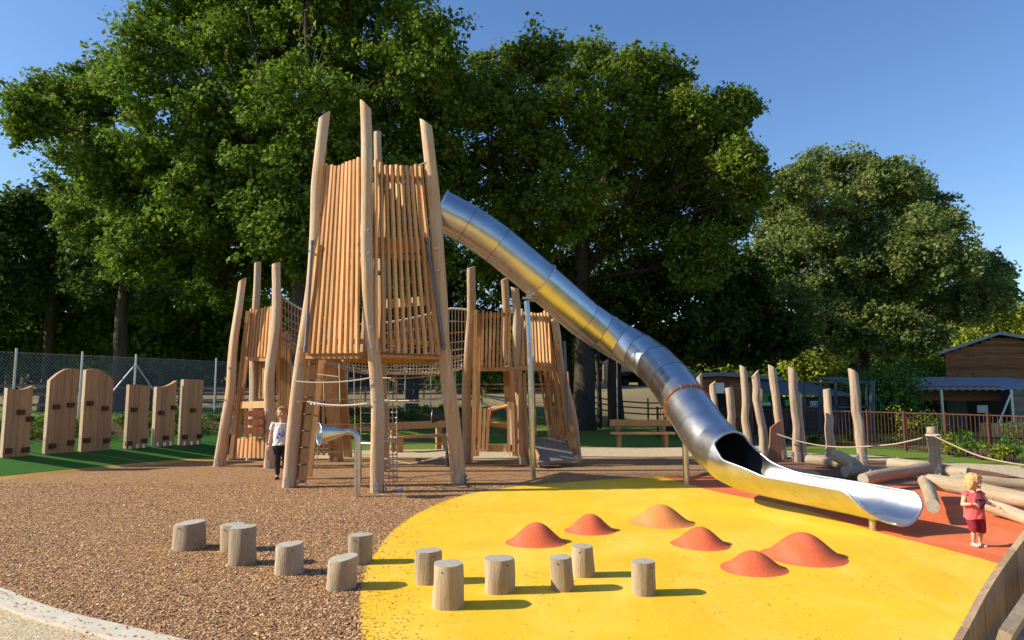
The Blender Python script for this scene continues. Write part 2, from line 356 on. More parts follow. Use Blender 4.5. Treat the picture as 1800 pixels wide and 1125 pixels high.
# yellow and orange rubber
yl = [V((-2.2,-5,0)), V((-1.9,-2,0)), V((-1.3,.8,0))] + smooth_poly(Gs([(660,1200),(640,1150),(635,1125),(631,1060),(643,1000),(664,965),(700,926),(760,891),(830,868),(920,855),(1050,845),(1165,839)]))  # points behind the camera are unseen, stretched for the slide's yellow reflection
bord = smooth_poly(Gs([(1165,839),(1215,854),(1270,868),(1400,894),(1540,936),(1650,964),(1755,993),(1860,1030),(1960,1075)]))
sheet('yellow_rubber_surface', yl + bord[1:] + [V((6.5,3,0)), V((6.5,-5,0))], M['yellow'], .012)
sheet('orange_rubber_surface', bord + Gs([(2060,1000),(1950,930)]) + smooth_poly(Gs([(1860,885),(1800,876),(1700,866),(1600,857),(1450,845),(1300,838),(1165,839)]))[:-1], M['orange'], .012)
# artificial turf on the bank, ochre edging and the planted bed below the fence
tl = [GT(u, v) for u, v in [(-260,866),(-120,850),(0,838),(100,827),(200,817),(300,809),(376,804)]]
tl = smooth_poly(tl); ru = [st(-8.5,3.0), st(0.2,2.8), st(1.8,2.75), st(3.2,2.6), st(3.1,1.2)]
for p in tl: p.z = hgt(p.x, p.y)
sheet('gravel_path', Gs([(1640,1165),(1676,1128),(1720,1112),(1753,1100),(1800,1075),(1870,1035),(1960,1010),(2100,1060),(2100,1300),(1700,1300)]), M['gravel'], .018)
sheet('artificial_turf', tl + [GT(400,790)] + ru[::-1], M['turf'], None)
o = sheet('ochre_edging', [p + V((0,0,-.004)) for p in tl] + [G(384,812)] + [V((p.x,p.y,.004)) for p in left_far[::-1]], M['ochre'], None)
sheet('planting_bed', [st(-9,2.55,-.008), st(3.4,2.4,-.008), st(7,1.6,-.008), st(14,1.2,-.008), st(18,4.3,-.008), st(-9,4.4,-.008)], M['mulch'], None)
sheet('flower_bed', Gs([(1225,779),(1400,783),(1533,777),(1629,792),(1700,802),(1800,816),(1950,838),(1950,800),(1800,790),(1525,772),(1400,768),(1225,768)]), M['mulch'], .004-.02)
sheet('service_road', [V((-9,46,hgt(-9,46)+.0)), V((3,41,.92)), V((40,40,.0)), V((40,44,.0)), V((3,46,.92)), V((-9,52,hgt(-9,52)+.05))], M['gravel'], None) if False else None

# loose chips of the rubber bark, stuff
def chips(name, n, region, mat, size, z0=.010, label=None):
    pts = []; 
    while len(pts) < n:
        p = region()
        if p is not None: pts.append(p)
    c = np.array([(p[0], p[1], p[2]+z0) for p in pts]); n = len(c)
    ang = RNG.uniform(0, math.pi*2, n); L = RNG.uniform(.5, 1.3, n)*size; W = L*RNG.uniform(.25, .6, n)
    tilt = RNG.uniform(-.5, .5, n); tilt2 = RNG.uniform(-.5,.5,n)
    ax = np.stack([np.cos(ang)*np.cos(tilt), np.sin(ang)*np.cos(tilt), np.sin(tilt)], 1)*L[:,None]/2
    ay = np.stack([-np.sin(ang)*np.cos(tilt2), np.cos(ang)*np.cos(tilt2), np.sin(tilt2)], 1)*W[:,None]/2
    up = np.zeros((n,3)); up[:,2] = W*.35
    c[:,2] += np.abs(ax[:,2])*.8
    # a chip is a little wedge: four corners and a ridge
    v = np.stack([c-ax-ay, c+ax-ay, c+ax+ay, c-ax+ay, c+ax*.6+up, c-ax*.6+up], 1).reshape(-1,3)
    base = np.arange(n)[:,None]*6
    quads = np.stack([base[:,0],base[:,0]+1,base[:,0]+4,base[:,0]+5, base[:,0]+2,base[:,0]+3,base[:,0]+5,base[:,0]+4],1).reshape(-1,4)
    tris = np.stack([base[:,0]+1,base[:,0]+2,base[:,0]+4, base[:,0]+3,base[:,0],base[:,0]+5],1).reshape(-1,3)
    o = fastmesh(name, v, quads, tris, mat, np.repeat(RNG.random(n), 2), np.repeat(RNG.random(n), 2))
    o['kind'] = 'stuff'; return tag(o, label, None)
def fastmesh(name, v, quads, tris, mat, rq, rt=None):
    me = bpy.data.meshes.new(name); nq = len(quads); nt_ = len(tris) if tris is not None else 0
    me.vertices.add(len(v)); me.vertices.foreach_set('co', np.ascontiguousarray(v, dtype=np.float32).ravel())
    me.loops.add(nq*4+nt_*3); li = quads.ravel() if nt_ == 0 else np.concatenate([quads.ravel(), tris.ravel()])
    me.loops.foreach_set('vertex_index', li.astype(np.int32)); me.polygons.add(nq+nt_)
    me.polygons.foreach_set('loop_start', np.concatenate([np.arange(nq)*4, nq*4+np.arange(nt_)*3]).astype(np.int32))
    me.update(calc_edges=True); me.materials.append(mat)
    at = me.attributes.new('rnd', 'FLOAT', 'FACE'); r_ = rq if nt_ == 0 else np.concatenate([rq, rt])
    at.data.foreach_set('value', r_.astype(np.float32))
    o = bpy.data.objects.new(name, me); COL.objects.link(o); return o
m, t, b = newmat('loose_chip'); a = t.nodes.new('ShaderNodeAttribute'); a.attribute_name = 'rnd'
t.links.new(ramp(t, a.outputs['Fac'], barkst, 'CONSTANT'), b.inputs['Base Color']); b.inputs['Roughness'].default_value = .85; M['chip'] = m
def inside(poly, x, y):
    c = False; n = len(poly); j = n-1
    for i in range(n):
        if (poly[i].y > y) != (poly[j].y > y) and x < (poly[j].x-poly[i].x)*(y-poly[i].y)/(poly[j].y-poly[i].y)+poly[i].x: c = not c
        j = i
    return c
ypoly = yl + bord[1:] + [V((6.5,3,0)), V((6.5,-5,0))]
def reg_bark():
    y = 3.6 + 9.5*random.random()**1.5; x = random.uniform(-.8, .75)*y
    if x > 1 and y < 9: return None
    if abs(x) > .78*y or not inside(bark_pts, x, y) or inside(ypoly, x, y): return None
    return (x, y, 0)
def reg_yel():
    if random.random() < .55:
        y = random.uniform(4, 11); x = random.uniform(-1.6, .8)*y*.5
    else:
        c_ = random.choice([(-1.1,4.6),(0.4,4.5),(2.0,6.0),(-1.0,5.6),(1.0,8.2),(3.3,6.4),(2.1,4.9),(4.3,7.6),(.2,6.4)]); x = random.gauss(c_[0],.35); y = random.gauss(c_[1],.3)
    if not inside(ypoly, x, y): return None
    return (x, y, 0)
def reg_edge():
    i = random.randrange(3, len(yl)-4); a = yl[i].lerp(yl[i+1], random.random()); k = random.random()**3*.45
    return (a.x+k, a.y-k*.5*(1 if a.y > 8 else 0), 0)
chips('drifted_chips', 2600, reg_edge, M['chip'], .016, .013, 'bark chips drifted over the edge of the yellow rubber')
def reg_kerb():
    i = random.randrange(len(kerb_in)-8); a = kerb_in[i]; return (a.x-random.random()**2*.25, a.y-random.random()**2*.25, .012)
chips('bark_chips', 70000, reg_bark, M['chip'], .019, .009, 'loose brown and tan chips lying over the bark surface')
chips('coarse_bark_chips', 14000, reg_bark, M['chip'], .025, .011, 'larger bark chips lying among the fine ones')
chips('scattered_chips', 1500, reg_yel, M['chip'], .014, .013, 'a few stray chips and grit on the yellow rubber')
chips('kerb_chips', 160, reg_kerb, M['chip'], .022, .012, 'stray bark chips on the pale concrete kerb')

# ================================================================== TREES
random.seed(21); RNG = np.random.default_rng(5)
def leaves(centres, radii, per, size, flat=.7):
    """numpy: leaf quads round many clump centres -> verts, quads, random"""
    m_ = len(centres); ax_ = RNG.normal(size=(m_,3)); ax_[:,2] *= .8; ax_ /= np.linalg.norm(ax_, axis=1)[:,None]
    c = np.repeat(centres, per, 0); r = np.repeat(radii, per); ax_ = np.repeat(ax_, per, 0)
    n = len(c); d = RNG.normal(size=(n,3)); d /= np.linalg.norm(d, axis=1)[:,None]
    rad = RNG.random(n)**.45
    o_ = d*(rad*r)[:,None]*np.array([1,1,flat]); k_ = (o_*ax_).sum(1)[:,None]*ax_
    p = c + o_*.78 + k_*1.0
    nrm = d*.55 + RNG.normal(size=(n,3))*.6 + np.array([0,0,.55]); nrm /= np.linalg.norm(nrm, axis=1)[:,None]
    a = np.cross(nrm, RNG.normal(size=(n,3))); a /= np.linalg.norm(a, axis=1)[:,None]; b_ = np.cross(nrm, a)
    L = (size*RNG.uniform(.45, 1.5, n))[:,None]; W = L*.36
    # lobed leaf as a bent kite
    v = np.stack([p-a*L*.5, p+b_*W+a*L*.08-nrm*W*.25, p+a*L*.5, p-b_*W+a*L*.08-nrm*W*.25], 1).reshape(-1,3)
    q = np.arange(n*4).reshape(-1,4)
    return v, q, RNG.random(n)
def limb(mb, p0, p1, r0, r1, wob=.12, n=7, k=7):
    p0, p1 = V(p0), V(p1); L = (p1-p0).length; off = V((random.gauss(0,1), random.gauss(0,1), random.gauss(0,.4)))*L*wob*.5
    off2 = V((random.gauss(0,1), random.gauss(0,1), random.gauss(0,.4)))*L*wob*.25
    pts = [p0.lerp(p1, i/k) + off*math.sin(math.pi*i/k) + off2*math.sin(2*math.pi*i/k) for i in range(k+1)]
    mb.tube(pts, [r0+(r1-r0)*(i/k)**.8 for i in range(k+1)], n=n, caps=True)
    return pts
def tree(name, label, base, lobes, mat, trunk_r, per=70, leaf=.17, clumps=26, group=None, flat=.85, depth=1.0, crad=.62, density=1.0, lean=0, cat='tree', twigs=True, fork=.35, trunkmat=None):
    """lobes: list of (centre Vector, radius)"""
    root = thing(name, base, label, cat, group)
    zs = [c.z for c, r in lobes]; top = max(zs); cx = sum(c.x for c, r in lobes)/len(lobes); cy = sum(c.y for c, r in lobes)/len(lobes)
    base = V(base); h = top-base.z
    tm = MB(); f1 = V((base.x+lean*h*.3, base.y, base.z+h*fork)); f2 = V((cx*.5+f1.x*.5, cy*.5+f1.y*.5, base.z+h*.75))
    tm.tube([base+V((0,0,-.2)), base+V((0,0,.4)), base.lerp(f1,.5)+V((random.gauss(0,.1),0,0)), f1, f1.lerp(f2,.5)+V((random.gauss(0,.3),random.gauss(0,.3),0)), f2],
            [trunk_r*1.35, trunk_r*1.05, trunk_r*.92, trunk_r*.8, trunk_r*.5, trunk_r*.15], n=12, rf=lambda q,a: 1+.08*math.sin(a*3+q*4)+.05*math.sin(a*5))
    cen = []; rad = []
    for c, r in lobes:
        q = min(1, max(0, (c.z-f1.z)/max(1, f2.z-f1.z))); s0 = f1.lerp(f2, q*.7*random.random()+.05)
        pts = limb(tm, s0, c, trunk_r*.25*min(1.3, r/2.2+.3), trunk_r*.06, .09)
        nc = int(clumps*density*max(.35, (r/2.2)**2)); k = max(8, int(nc*1.25))
        for i in range(nc):
            d = V((random.gauss(0,1), random.gauss(0,1)*depth, random.gauss(0,1))).normalized()
            rr = r*(.35+.68*random.random()**.55); p = c + V((d.x, d.y, d.z*.9))*rr*(1.0 if random.random() < .8 else random.uniform(1.05, 1.3))
            cen.append(p); rad.append(crad*random.uniform(.55, 1.25))
            if twigs and random.random() < .22:
                j = random.choice(pts[3:]); limb(tm, j, p, trunk_r*.055, .012, .15, 4, 4)
    v, q, rn = leaves(np.array([tuple(p-base) for p in cen]), np.array(rad), per, leaf, flat)
    o = fastmesh('crown', v, q, None, mat, rn); o.parent = root; o['_w'] = list(base)
    tm.build('trunk', trunkmat or M['trunk'], root)
    return root
def PL(lst, Y, spread, rk=1.0):
    out = []
    for u, v, r in lst:
        dy = random.uniform(-spread, spread); out.append((P(u, v, Y+dy), r/1200*(Y+dy)*rk))
    return out
oak1 = [(55,205,38),(95,185,45),(140,180,60),(200,155,65),(275,110,75),(300,40,60),(345,50,85),(430,60,100),(545,50,105),(655,50,100),(735,100,80),(775,130,50),(430,-60,110),(560,-70,110),(680,-50,80),
  (490,330,75),(450,280,70),(540,390,65),(470,400,75),(520,300,80),(470,470,60),(400,500,50),(520,420,70),(300,380,80),(240,300,60),(640,430,80),(740,430,70),(560,480,60),(300,225,105),(420,220,110),(550,210,110),(660,220,110),(745,220,75),(150,260,55),(200,300,70),(270,350,85),(370,350,95),(480,340,95),(590,340,90),(700,340,90),(160,380,55),(240,440,60),(340,440,55),(430,420,60),(770,310,60),(790,200,30)]
tree('oak_tree', 'huge spreading oak with its crown cut off by the top of the photo', GT(540,752), PL(oak1, 25.5, 3.4, .96), M['leaf_oak'], .52, per=150, leaf=.165, clumps=86, crad=.62, lean=-.04)
oak2 = [(880,125,48),(950,105,45),(1030,125,52),(1110,125,52),(1170,150,50),(1215,200,45),(1262,215,40),(1295,190,30),(1300,290,38),(1250,290,65),(880,220,75),(980,220,90),(1090,230,90),(1170,260,70),(850,170,40),
  (870,320,75),(960,340,95),(1080,360,100),(1190,380,85),(1285,370,45),(1320,330,25),(1230,450,60),(900,430,75)]
tree('oak_tree', 'broad oak behind the steel slide with bright leaves at its crown top', GT(1026,755), PL(oak2, 30, 3.2, .97), M['leaf_oak2'], .50, per=150, leaf=.175, clumps=86, crad=.66)
oak3 = [(880,480,60),(980,480,80),(1090,490,80),(1180,500,65),(1260,520,50),(1300,470,40),(1000,560,50),(1120,575,45),(930,560,45),(1210,580,40),(1250,560,40)]  # this and oak4 carry the crowns' shade in a darker leaf colour
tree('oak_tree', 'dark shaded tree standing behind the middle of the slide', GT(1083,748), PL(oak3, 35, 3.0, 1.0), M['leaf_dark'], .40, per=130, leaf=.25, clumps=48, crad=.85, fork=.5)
oak4 = [(1250,470,50),(1310,520,50),(1290,580,50),(1345,570,40),(1380,600,35),(1240,610,40),(1330,610,35),(1180,600,25)]
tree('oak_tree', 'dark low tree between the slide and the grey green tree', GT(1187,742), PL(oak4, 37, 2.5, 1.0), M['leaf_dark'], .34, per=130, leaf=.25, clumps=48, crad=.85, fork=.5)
lime = [(1400,320,32),(1440,300,40),(1500,300,40),(1565,310,38),(1590,315,22),(1600,355,45),(1640,375,35),(1660,400,25),(1370,400,42),(1360,370,20),(1440,390,65),(1530,390,75),(1610,430,65),(1670,455,45),(1720,480,38),(1752,495,24),(1755,520,22),(1350,470,50),(1430,480,75),(1540,490,80),(1630,515,65),(1700,535,45),(1370,550,65),(1460,570,65),(1560,575,50),(1620,590,35)]
tree('lime_tree', 'tall rounded grey green tree standing alone at the right', GT(1525,738), PL(lime, 42, 4.2, .98), M['leaf_lime'], .45, per=130, leaf=.20, clumps=95, crad=.72, fork=.3)
# dark growth at the left
for lb, lst, Y, b_, mt in [
    ('dark tree at the left edge of the photo behind the mesh fence', [(-60,400,70),(10,390,50),(50,370,28),(30,460,70),(-40,520,80),(60,540,60),(20,600,50),(-70,600,70)], 30, (15,700), 'leaf_dark'),
    ('dark green tree under the left side of the big oak', [(110,350,45),(150,420,55),(100,440,50),(190,480,60),(120,520,65),(210,560,60),(270,530,45),(150,590,50),(70,500,40),(30,600,50),(220,500,50),(90,600,50),(200,620,40)], 33, (150,700), 'leaf_oak'),
    ('leafy tree behind the small left tower', [(300,585,40),(250,600,45),(280,520,45),(345,600,35),(330,550,35),(360,480,40),(250,470,40),(395,570,50),(370,540,35),(450,600,45),(430,540,35),(520,600,50),(570,560,45),(480,560,40)], 34, (412,690), 'leaf_bush'),
    ('tree with dark foliage behind the tall tower', [(600,520,60),(680,560,60),(760,560,60),(830,560,50),(700,480,60),(790,470,60),(640,610,35),(810,620,25)], 38, (700,690), 'leaf_dark')]:
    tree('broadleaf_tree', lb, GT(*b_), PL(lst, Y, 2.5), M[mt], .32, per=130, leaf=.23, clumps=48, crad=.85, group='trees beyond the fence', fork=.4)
# far trees seen under and between the crowns
ORD = ['first','second','third','fourth','fifth','sixth','seventh','eighth','ninth','tenth','eleventh','twelfth']; cnt = {}
far = [(-120,600,70,60),(0,615,45,60),(95,610,42,64),(190,600,42,60),(265,545,38,66),(300,600,50,70),(370,610,40,66),(330,540,20,60),(450,615,45,70),(540,600,50,64),(640,610,45,70),(740,600,45,66),(820,610,40,60),(880,600,45,72),(950,600,45,66),(1020,600,40,80),(1060,610,30,84),
       (1110,640,26,95),(1150,650,20,100),(1180,610,30,80),(1240,600,45,66),(1310,610,45,62),(1380,600,42,60),(1350,640,30,56),(1420,645,30,58),(1490,640,30,56),(1450,610,40,64),(1555,650,26,54),(1510,605,40,60),(1570,620,42,58),(1640,610,45,60)]
for i, (u, v, r, Y) in enumerate(far):
    c = P(u, v, Y); gz = hgt(c.x, c.y); rr = r/1200*Y
    lob = [(c+V((random.uniform(-.6,.6)*rr, random.uniform(-.6,.6)*rr, random.uniform(-.5,.5)*rr)), rr*random.uniform(.55,.8)) for _ in range(5)]
    lob += [(V((c.x+random.uniform(-.7,.7)*rr, c.y, gz+rr*.5)), rr*.7) for _ in range(3)]
    where = 'left of the tall tower' if u < 560 else 'behind the towers' if u < 1000 else 'under the slide' if u < 1230 else 'behind the timber posts'
    tree('distant_tree', '%s distant bushy tree from the left in the tree line %s' % (ORD[cnt.setdefault(where, 0)], where), (c.x, c.y, gz), lob,
         M['leaf_bush' if 1030 < u < 1200 else random.choice(['leaf_dark','leaf_oak','leaf_dark'])], .25, per=80, leaf=.42, clumps=34, crad=1.5, group='far tree line ' + where, twigs=False); cnt[where] += 1
for lb, u, v, r, Y in [('bright yellow green tree at the right edge above the barn', 1800,565,38,60), ('yellow green tree between the barn roof and the tall tree', 1735,568,34,56), ('low yellow green tree just left of the barn', 1672,610,34,52), ('yellow green bush seen low behind the timber posts', 1275,628,16,46), ('sunlit green tree low behind the tallest timber posts', 1420,640,24,50)]:
    c = P(u, v, Y); gz = hgt(c.x, c.y); rr = r/1200*Y
    lob = [(c+V((random.uniform(-.7,.7)*rr, random.uniform(-.6,.6)*rr, random.uniform(-.5,.4)*rr)), rr*random.uniform(.5,.75)) for _ in range(6)]
    lob += [(V((c.x+random.uniform(-.7,.7)*rr, c.y, gz+rr*.7)), rr*.8) for _ in range(4)]
    tree('broadleaf_tree', lb, (c.x, c.y, gz), lob, M['leaf_bright'], .22, per=90, leaf=.26, clumps=30, crad=1.0, twigs=False)
for i in range(9):  # unseen trees added so the slide reflects a dark horizon
    a = R(200+i*20); c = V((math.cos(a)*34, math.sin(a)*34, 4.5)) if i not in (0,) else V((-34,-14,3)); rr = 4.5
    lob = [(c+V((random.uniform(-3,3), random.uniform(-2,2), random.uniform(-2.5,3))), rr*random.uniform(.5,.75)) for _ in range(7)]
    tree('distant_tree', '%s added tree of the unseen ring behind the camera' % ORD[i], (c.x, c.y, 0), lob, M['leaf_dark'], .25, per=40, leaf=.6, clumps=12, crad=1.6, twigs=False, group='added trees behind the camera')
# shrubs
def shrub(name, label, base, rx, h, mat, n=900, leaf=.07, group=None, cat='shrub'):
    root = thing(name, base, label, cat, group); k = max(6, int(n/60)); cs = []
    sm_ = MB()
    for i in range(k):
        a = random.uniform(0, 6.28); q = random.random()**.5; p = V((math.cos(a)*rx*q, math.sin(a)*rx*q*.8, h*random.uniform(.3, .9))); cs.append(tuple(p))
        sm_.tube([V(base)+V((p.x*.2, p.y*.2, 0)), V(base)+V((p.x*.7, p.y*.7, p.z*.6)), V(base)+p], [.012,.008,.004], n=4)
    v, q, rn = leaves(np.array(cs), np.full(k, max(rx,h)*.32), 60, leaf, .9)
    o = fastmesh('foliage', v, q, None, mat, rn); o.parent = root; o['_w'] = list(V(base))
    sm_.build('stems', M['trunk'], root); return root
for lb, u, v, rx, h, mt, Y in [('rounded green shrub left of the brick pillar', 1555,740,1.3,2.7,'leaf_bush',30), ('bright shrub between the enclosure frames and brick pillar', 1608,740,1.5,3.1,'leaf_bush',37), ('green shrub behind the open roofed shelter', 1648,740,1.6,3.6,'leaf_bush',37)]:
    c = P(u, v, Y); shrub('bush', lb, (c.x, c.y, 0), rx, h, M[mt], 6000, .14)
fl = [(1240,779,.3,.5),(1300,776,.25,.45),(1432,780,.22,.30),(1480,782,.22,.28),(1497,778,.22,.42),(1540,770,.25,1.15),(1596,786,.35,1.15),(1560,782,.3,.3),(1650,782,.3,1.0),(1672,800,.35,.5),(1700,800,.42,.62),(1722,806,.35,.42),(1752,808,.3,.38),(1782,812,.35,.55),(1800,800,.4,1.0),(1765,812,.25,.45),(1830,822,.5,.9)]
for i, (u, v, rx, h) in enumerate(fl):
    p = G(u, v); nm = 'tall straggly' if h > .9 else 'low leafy' if h < .5 else 'mid height'
    shrub('garden_plant', '%s %s bedding plant from the left along the rusty railing' % (ORD[cnt.setdefault(nm,0)], nm), tuple(p), rx, h, M['leaf_bush' if i % 3 else 'leaf_bright'], 360 if h < .9 else 480, .065, 'plants along the rusty railing, ' + nm, 'plant'); cnt[nm] += 1
def reg_weed():
    s_ = random.uniform(-8, 17); t_ = random.uniform(2.7, 4.6)
    if mnoise.noise(V((s_*.9, t_*1.6, 3))) < .02: return None
    return st(s_, t_)
cs = [reg_weed() for _ in range(3200)]; cs = np.array([tuple(c+V((0,0,.08))) for c in cs if c is not None])
v, q, rn = leaves(cs, np.full(len(cs), .20), 16, .07, .8); o = fastmesh('weeds', v, q, None, M['leaf_bush'], rn); tag(o, 'low green weeds growing on the bank below the mesh fence', None, kind='stuff')

random.seed(33)
# ================================================================== TIMBER HELPERS
def facets(seed, amp=.07):
    a1, a2, a3, a4 = [random.uniform(0, 6.28) for _ in range(4)]
    return lambda q, a: 1+amp*math.sin(2*a+a1+q*2.2)+amp*.6*math.sin(3*a+a2-q*5)+amp*.5*math.sin(q*19+a3)*math.sin(a+a4)+amp*.5*math.sin(5*a+q*3)+amp*.28*math.sin(4*a+q*31+a2)*math.sin(q*13+a4)+amp*.2*math.sin(7*a-q*23+a1)
def post_mb(p0, p1, r0, r1, wob=.04, cut=None, rings=30, bend=None, amp=.075, n=20):
    p0, p1 = V(p0), V(p1); mb = MB(); ph = random.uniform(0, 6.28); ph2 = random.uniform(0, 6.28); pts = []
    for i in range(rings+1):
        q = i/rings; p = p0.lerp(p1, q); e = math.sin(math.pi*q)
        p = p + V((math.sin(q*7+ph)*wob*e, math.cos(q*6+ph2)*wob*e, 0))
        if bend:
            for bq, bx, bw in bend: p = p + V((.4*bx*math.exp(-((q-bq)/bw)**2), 0, 0))
        pts.append(p)
    mb.tube(pts, [r0+(r1-r0)*(i/rings) for i in range(rings+1)], n=n, rf=facets(0, amp), cut=cut, mi=0)
    return mb
def foot_plate(parent, base, r, h=.22, name='foot_plate', side=True):
    base = V(base)
    def plate(c, ax, nrm):
        mb = MB()
        w_ = .045; poly = [c-ax*w_, c+ax*w_, c+ax*w_+V((0,0,h*.72))] + [c+ax*w_*math.cos(a)+V((0,0,h*.72+w_*math.sin(a))) for a in (R(40),R(75),R(105),R(140))] + [c-ax*w_+V((0,0,h*.72))]
        mb.prism([p+nrm*.004 for p in poly], nrm*.010)
        for z in (.30, .68): mb.tube([c+nrm*.01+V((0,0,h*z)), c+nrm*.036+V((0,0,h*z))], .019, n=6, sm=False)
        mb.build(name, M['galv'], parent)
    plate(base+V((0,-r*1.03,0)), V((1,0,0)), V((0,-1,0)))
    if side:
        sx = 1 if base.x < 0 else -1
        plate(base+V((sx*r*1.03,0,0)), V((0,1,0)), V((sx,0,0)))
def bolts(parent, pts):
    for p in pts:
        mb = MB(); p = V(p); mb.tube([p+V((0,.03,0)), p+V((0,-.012,0))], .028, n=10, sm=False); mb.tube([p+V((0,-.012,0)), p+V((0,-.035,0))], .016, n=6, sm=False)
        mb.build('bolt', M['galv'], parent)
def add_post(parent, b, t, r0, r1, Yt, mat='post', cut=None, wob=.05, bend=None, plate=True, bq=None, amp=.07, name='post'):
    """b, t: photo pixels of the foot (on the ground) and the top"""
    p0 = G(*b); p1 = P(t[0], t[1], Yt)
    o = post_mb(p0+V((0,0,-.03)), p1, r0, r1, wob, cut, bend=bend, amp=amp).build(name, [M[mat], M['postend']], parent)
    if plate: foot_plate(o, p0, r0)
    if bq: bolts(o, [p0.lerp(p1, q)+V((0, -(r0+(r1-r0)*q)*1.02, 0)) for q in bq])
    return o
def slat_panel(parent, TL, TR, BL, BR, n, w=.05, d=.09, curve=0, name='slat_panel', mat='slat', rails=(.06,.5,.93), skip=(), ragged=.03, bot=.0):
    mb = MB(); side = (BR-BL).normalized()
    for i in range(n):
        if i in skip: continue
        q = (i+.5)/n; t_ = TL.lerp(TR, q) + V((0,0,curve*((2*q-1)**2-.5)*2 + random.uniform(-ragged, ragged))); b_ = BL.lerp(BR, q)+V((0,0,random.uniform(-.006,.006)))
        j = V((random.uniform(-.006,.006), 0, 0))
        mb.beam(b_+j, t_-j, w*random.uniform(.93,1.05), d, side)
    o = mb.build(name, M[mat], parent)
    nrm = side.cross(V((0,0,1))).normalized(); nrm = nrm if nrm.y > 0 else -nrm
    for q in rails:
        mb = MB(); mb.beam(BL.lerp(TL, q)+nrm*(d*.5+.028), BR.lerp(TR, q)+nrm*(d*.5+.028), .09, .05, V((0,0,1))); mb.build('rail', M['beamwood'], parent)
    return o
def deck(parent, pts, th=.07, name='platform', mat='beamwood'):
    mb = MB(); mb.prism(pts, V((0,0,-th))); return mb.build(name, M[mat], parent)
def boards(parent, specs, name='side_board', mat='beamwood'):
    for (u0, v0, u1, v1, Y0, Y1, w, d) in specs:
        mb = MB(); mb.beam(P(u0, v0, Y0), P(u1, v1, Y1), w, d, V((1,0,0))); mb.build(name, M[mat], parent)

# ================================================================== TALL TOWER
tw = thing('climbing_tower', G(640, 850), 'tall slatted timber climbing tower on leaning round posts from which the steel slide leaves', 'climbing tower')
cutA = (.85, 0.3, 1); cutB = (.95, math.pi-.2, 1)
add_post(tw, (508,857), (571,203), .125, .090, 12.45, cut=(.95,0.1,1), bend=[(.80,-.05,.05),(.55,.04,.1)], bq=(.32,.36,.62))
add_post(tw, (663,866), (643,184), .125, .090, 11.9, cut=(1.1,math.pi,1), bend=[(.45,-.10,.12),(.2,.05,.1),(.62,-.03,.04)], bq=(.36,.41,.60,.66))
add_post(tw, (806,851), (748,216), .130, .110, 12.75, cut=(.8,math.pi,1), bend=[(.50,.05,.08)], bq=(.58,.64), amp=.09)
add_post(tw, (674,829), (664,232), .13, .085, 14.2, mat='post', cut=None, wob=.03)
add_post(tw, (824,832), (762,240), .11, .10, 14.2, wob=.04, cut=(.6,math.pi,1), plate=False) if False else None
aTL, aTR, aBL, aBR = P(569,291,12.5), P(633,280,12.05), P(536,622,12.35), P(633,621,11.8)
slat_panel(tw, aTL, aTR, aBL, aBR, 10, w=.052, d=.06, curve=.05)
bTL, bTR, bBL, bBR = P(656,284,12.05), P(743,290,12.85), P(654,619,11.85), P(777,624,12.8)
slat_panel(tw, bTL, bTR, bBL, bBR, 10, w=.050, d=.065, curve=.05)
E1, E2 = P(664, 300, 14.2), V((-2.65, 14.45, aBL.z))
zb = aBL.z; zt = aTL.z
eb = V((-2.75,14.35,zb)); et = V((-2.55,13.95,zt))
slat_panel(tw, et, aTL+V((.1,.1,0)), eb, aBL+V((.1,.1,0)), 8, w=.045, d=.07, curve=.04, rails=(.5,))
cr = V((-.95,13.0,zb))
deck(tw, [aBL+V((0,.05,.03)), aBR+V((0,.1,.03)), bBR+V((0,.1,0.03)), V((-1.0,13.3,zb)), eb], .05)
for a, b_ in ((aBL, aBR), (bBL, bBR), (bBR+V((0,.15,0)), eb), (aBL+V((0,.15,0)), eb)):
    mb = MB(); off = V((0,.10,-.055)); mb.beam(a+off, b_+off, .06, .06, V((0,0,1))); mb.build('edge_beam', M['beamwood'], tw)
for q in (.33, .66):
    mb = MB(); mb.beam(aBL.lerp(aBR, q)+V((0,.1,-.09)), eb.lerp(cr, q)+V((0,0,-.09)), .09, .09, V((1,0,0))); mb.build('joist', M['beamwood'], tw)
uz = P(700, 417, 12.6).z
deck(tw, [P(555,417,12.55), P(636,417,12.0), P(757,417,12.85), V((-1.9,13.5,uz)), V((-2.6,13.9,uz))], .08, 'upper_platform')
boards(tw, [(680,534,747,529,13.6,13.2,.05,.18)], 'grab_board', 'post')
boards(tw, [(557,294,541,622,12.62,12.45,.05,.11), (748,294,781,622,12.9,12.9,.05,.12), (735,292,768,622,12.95,12.9,.04,.10)], 'corner_batten', 'slat')
for (u0,v0,u1,v1,Y) in ((549,424,537,615,12.3),(750,420,780,610,12.75)):
    mb = MB(); mb.tube([P(u0,v0,Y), P(u1,v1,Y)], .03, n=10); mb.tube([P(u0,v0-1,Y), P(u0,v0+5,Y)], .042, n=10); mb.tube([P(u1,v1-6,Y), P(u1,v1+4,Y)], .042, n=10); mb.build('steel_strut', M['dullmetal'], tw)
mb = MB(); mb.tube([P(733,292,12.75), P(751,284,12.7)], .012, n=6); mb.build('steel_pin', M['galv'], tw)
# climbing boards under the platform with steel staples
boards(tw, [(541,628,527,846,12.75,12.6,.16,.06), (553,628,531,850,12.62,12.45,.14,.05), (564,630,540,838,13.2,13.0,.17,.06)], 'climbing_board', 'beamwood')
for k in range(8):
    q = k/7; a = P(550-19*q, 640+205*q, 12.5-.12*q); mb = MB()
    mb.tube([a+V((-.06,0,0)), a+V((-.06,-.07,0)), a+V((.05,-.07,0)), a+V((.05,0,0))], .012, n=6); mb.build('rung', M['darkmetal'], tw)

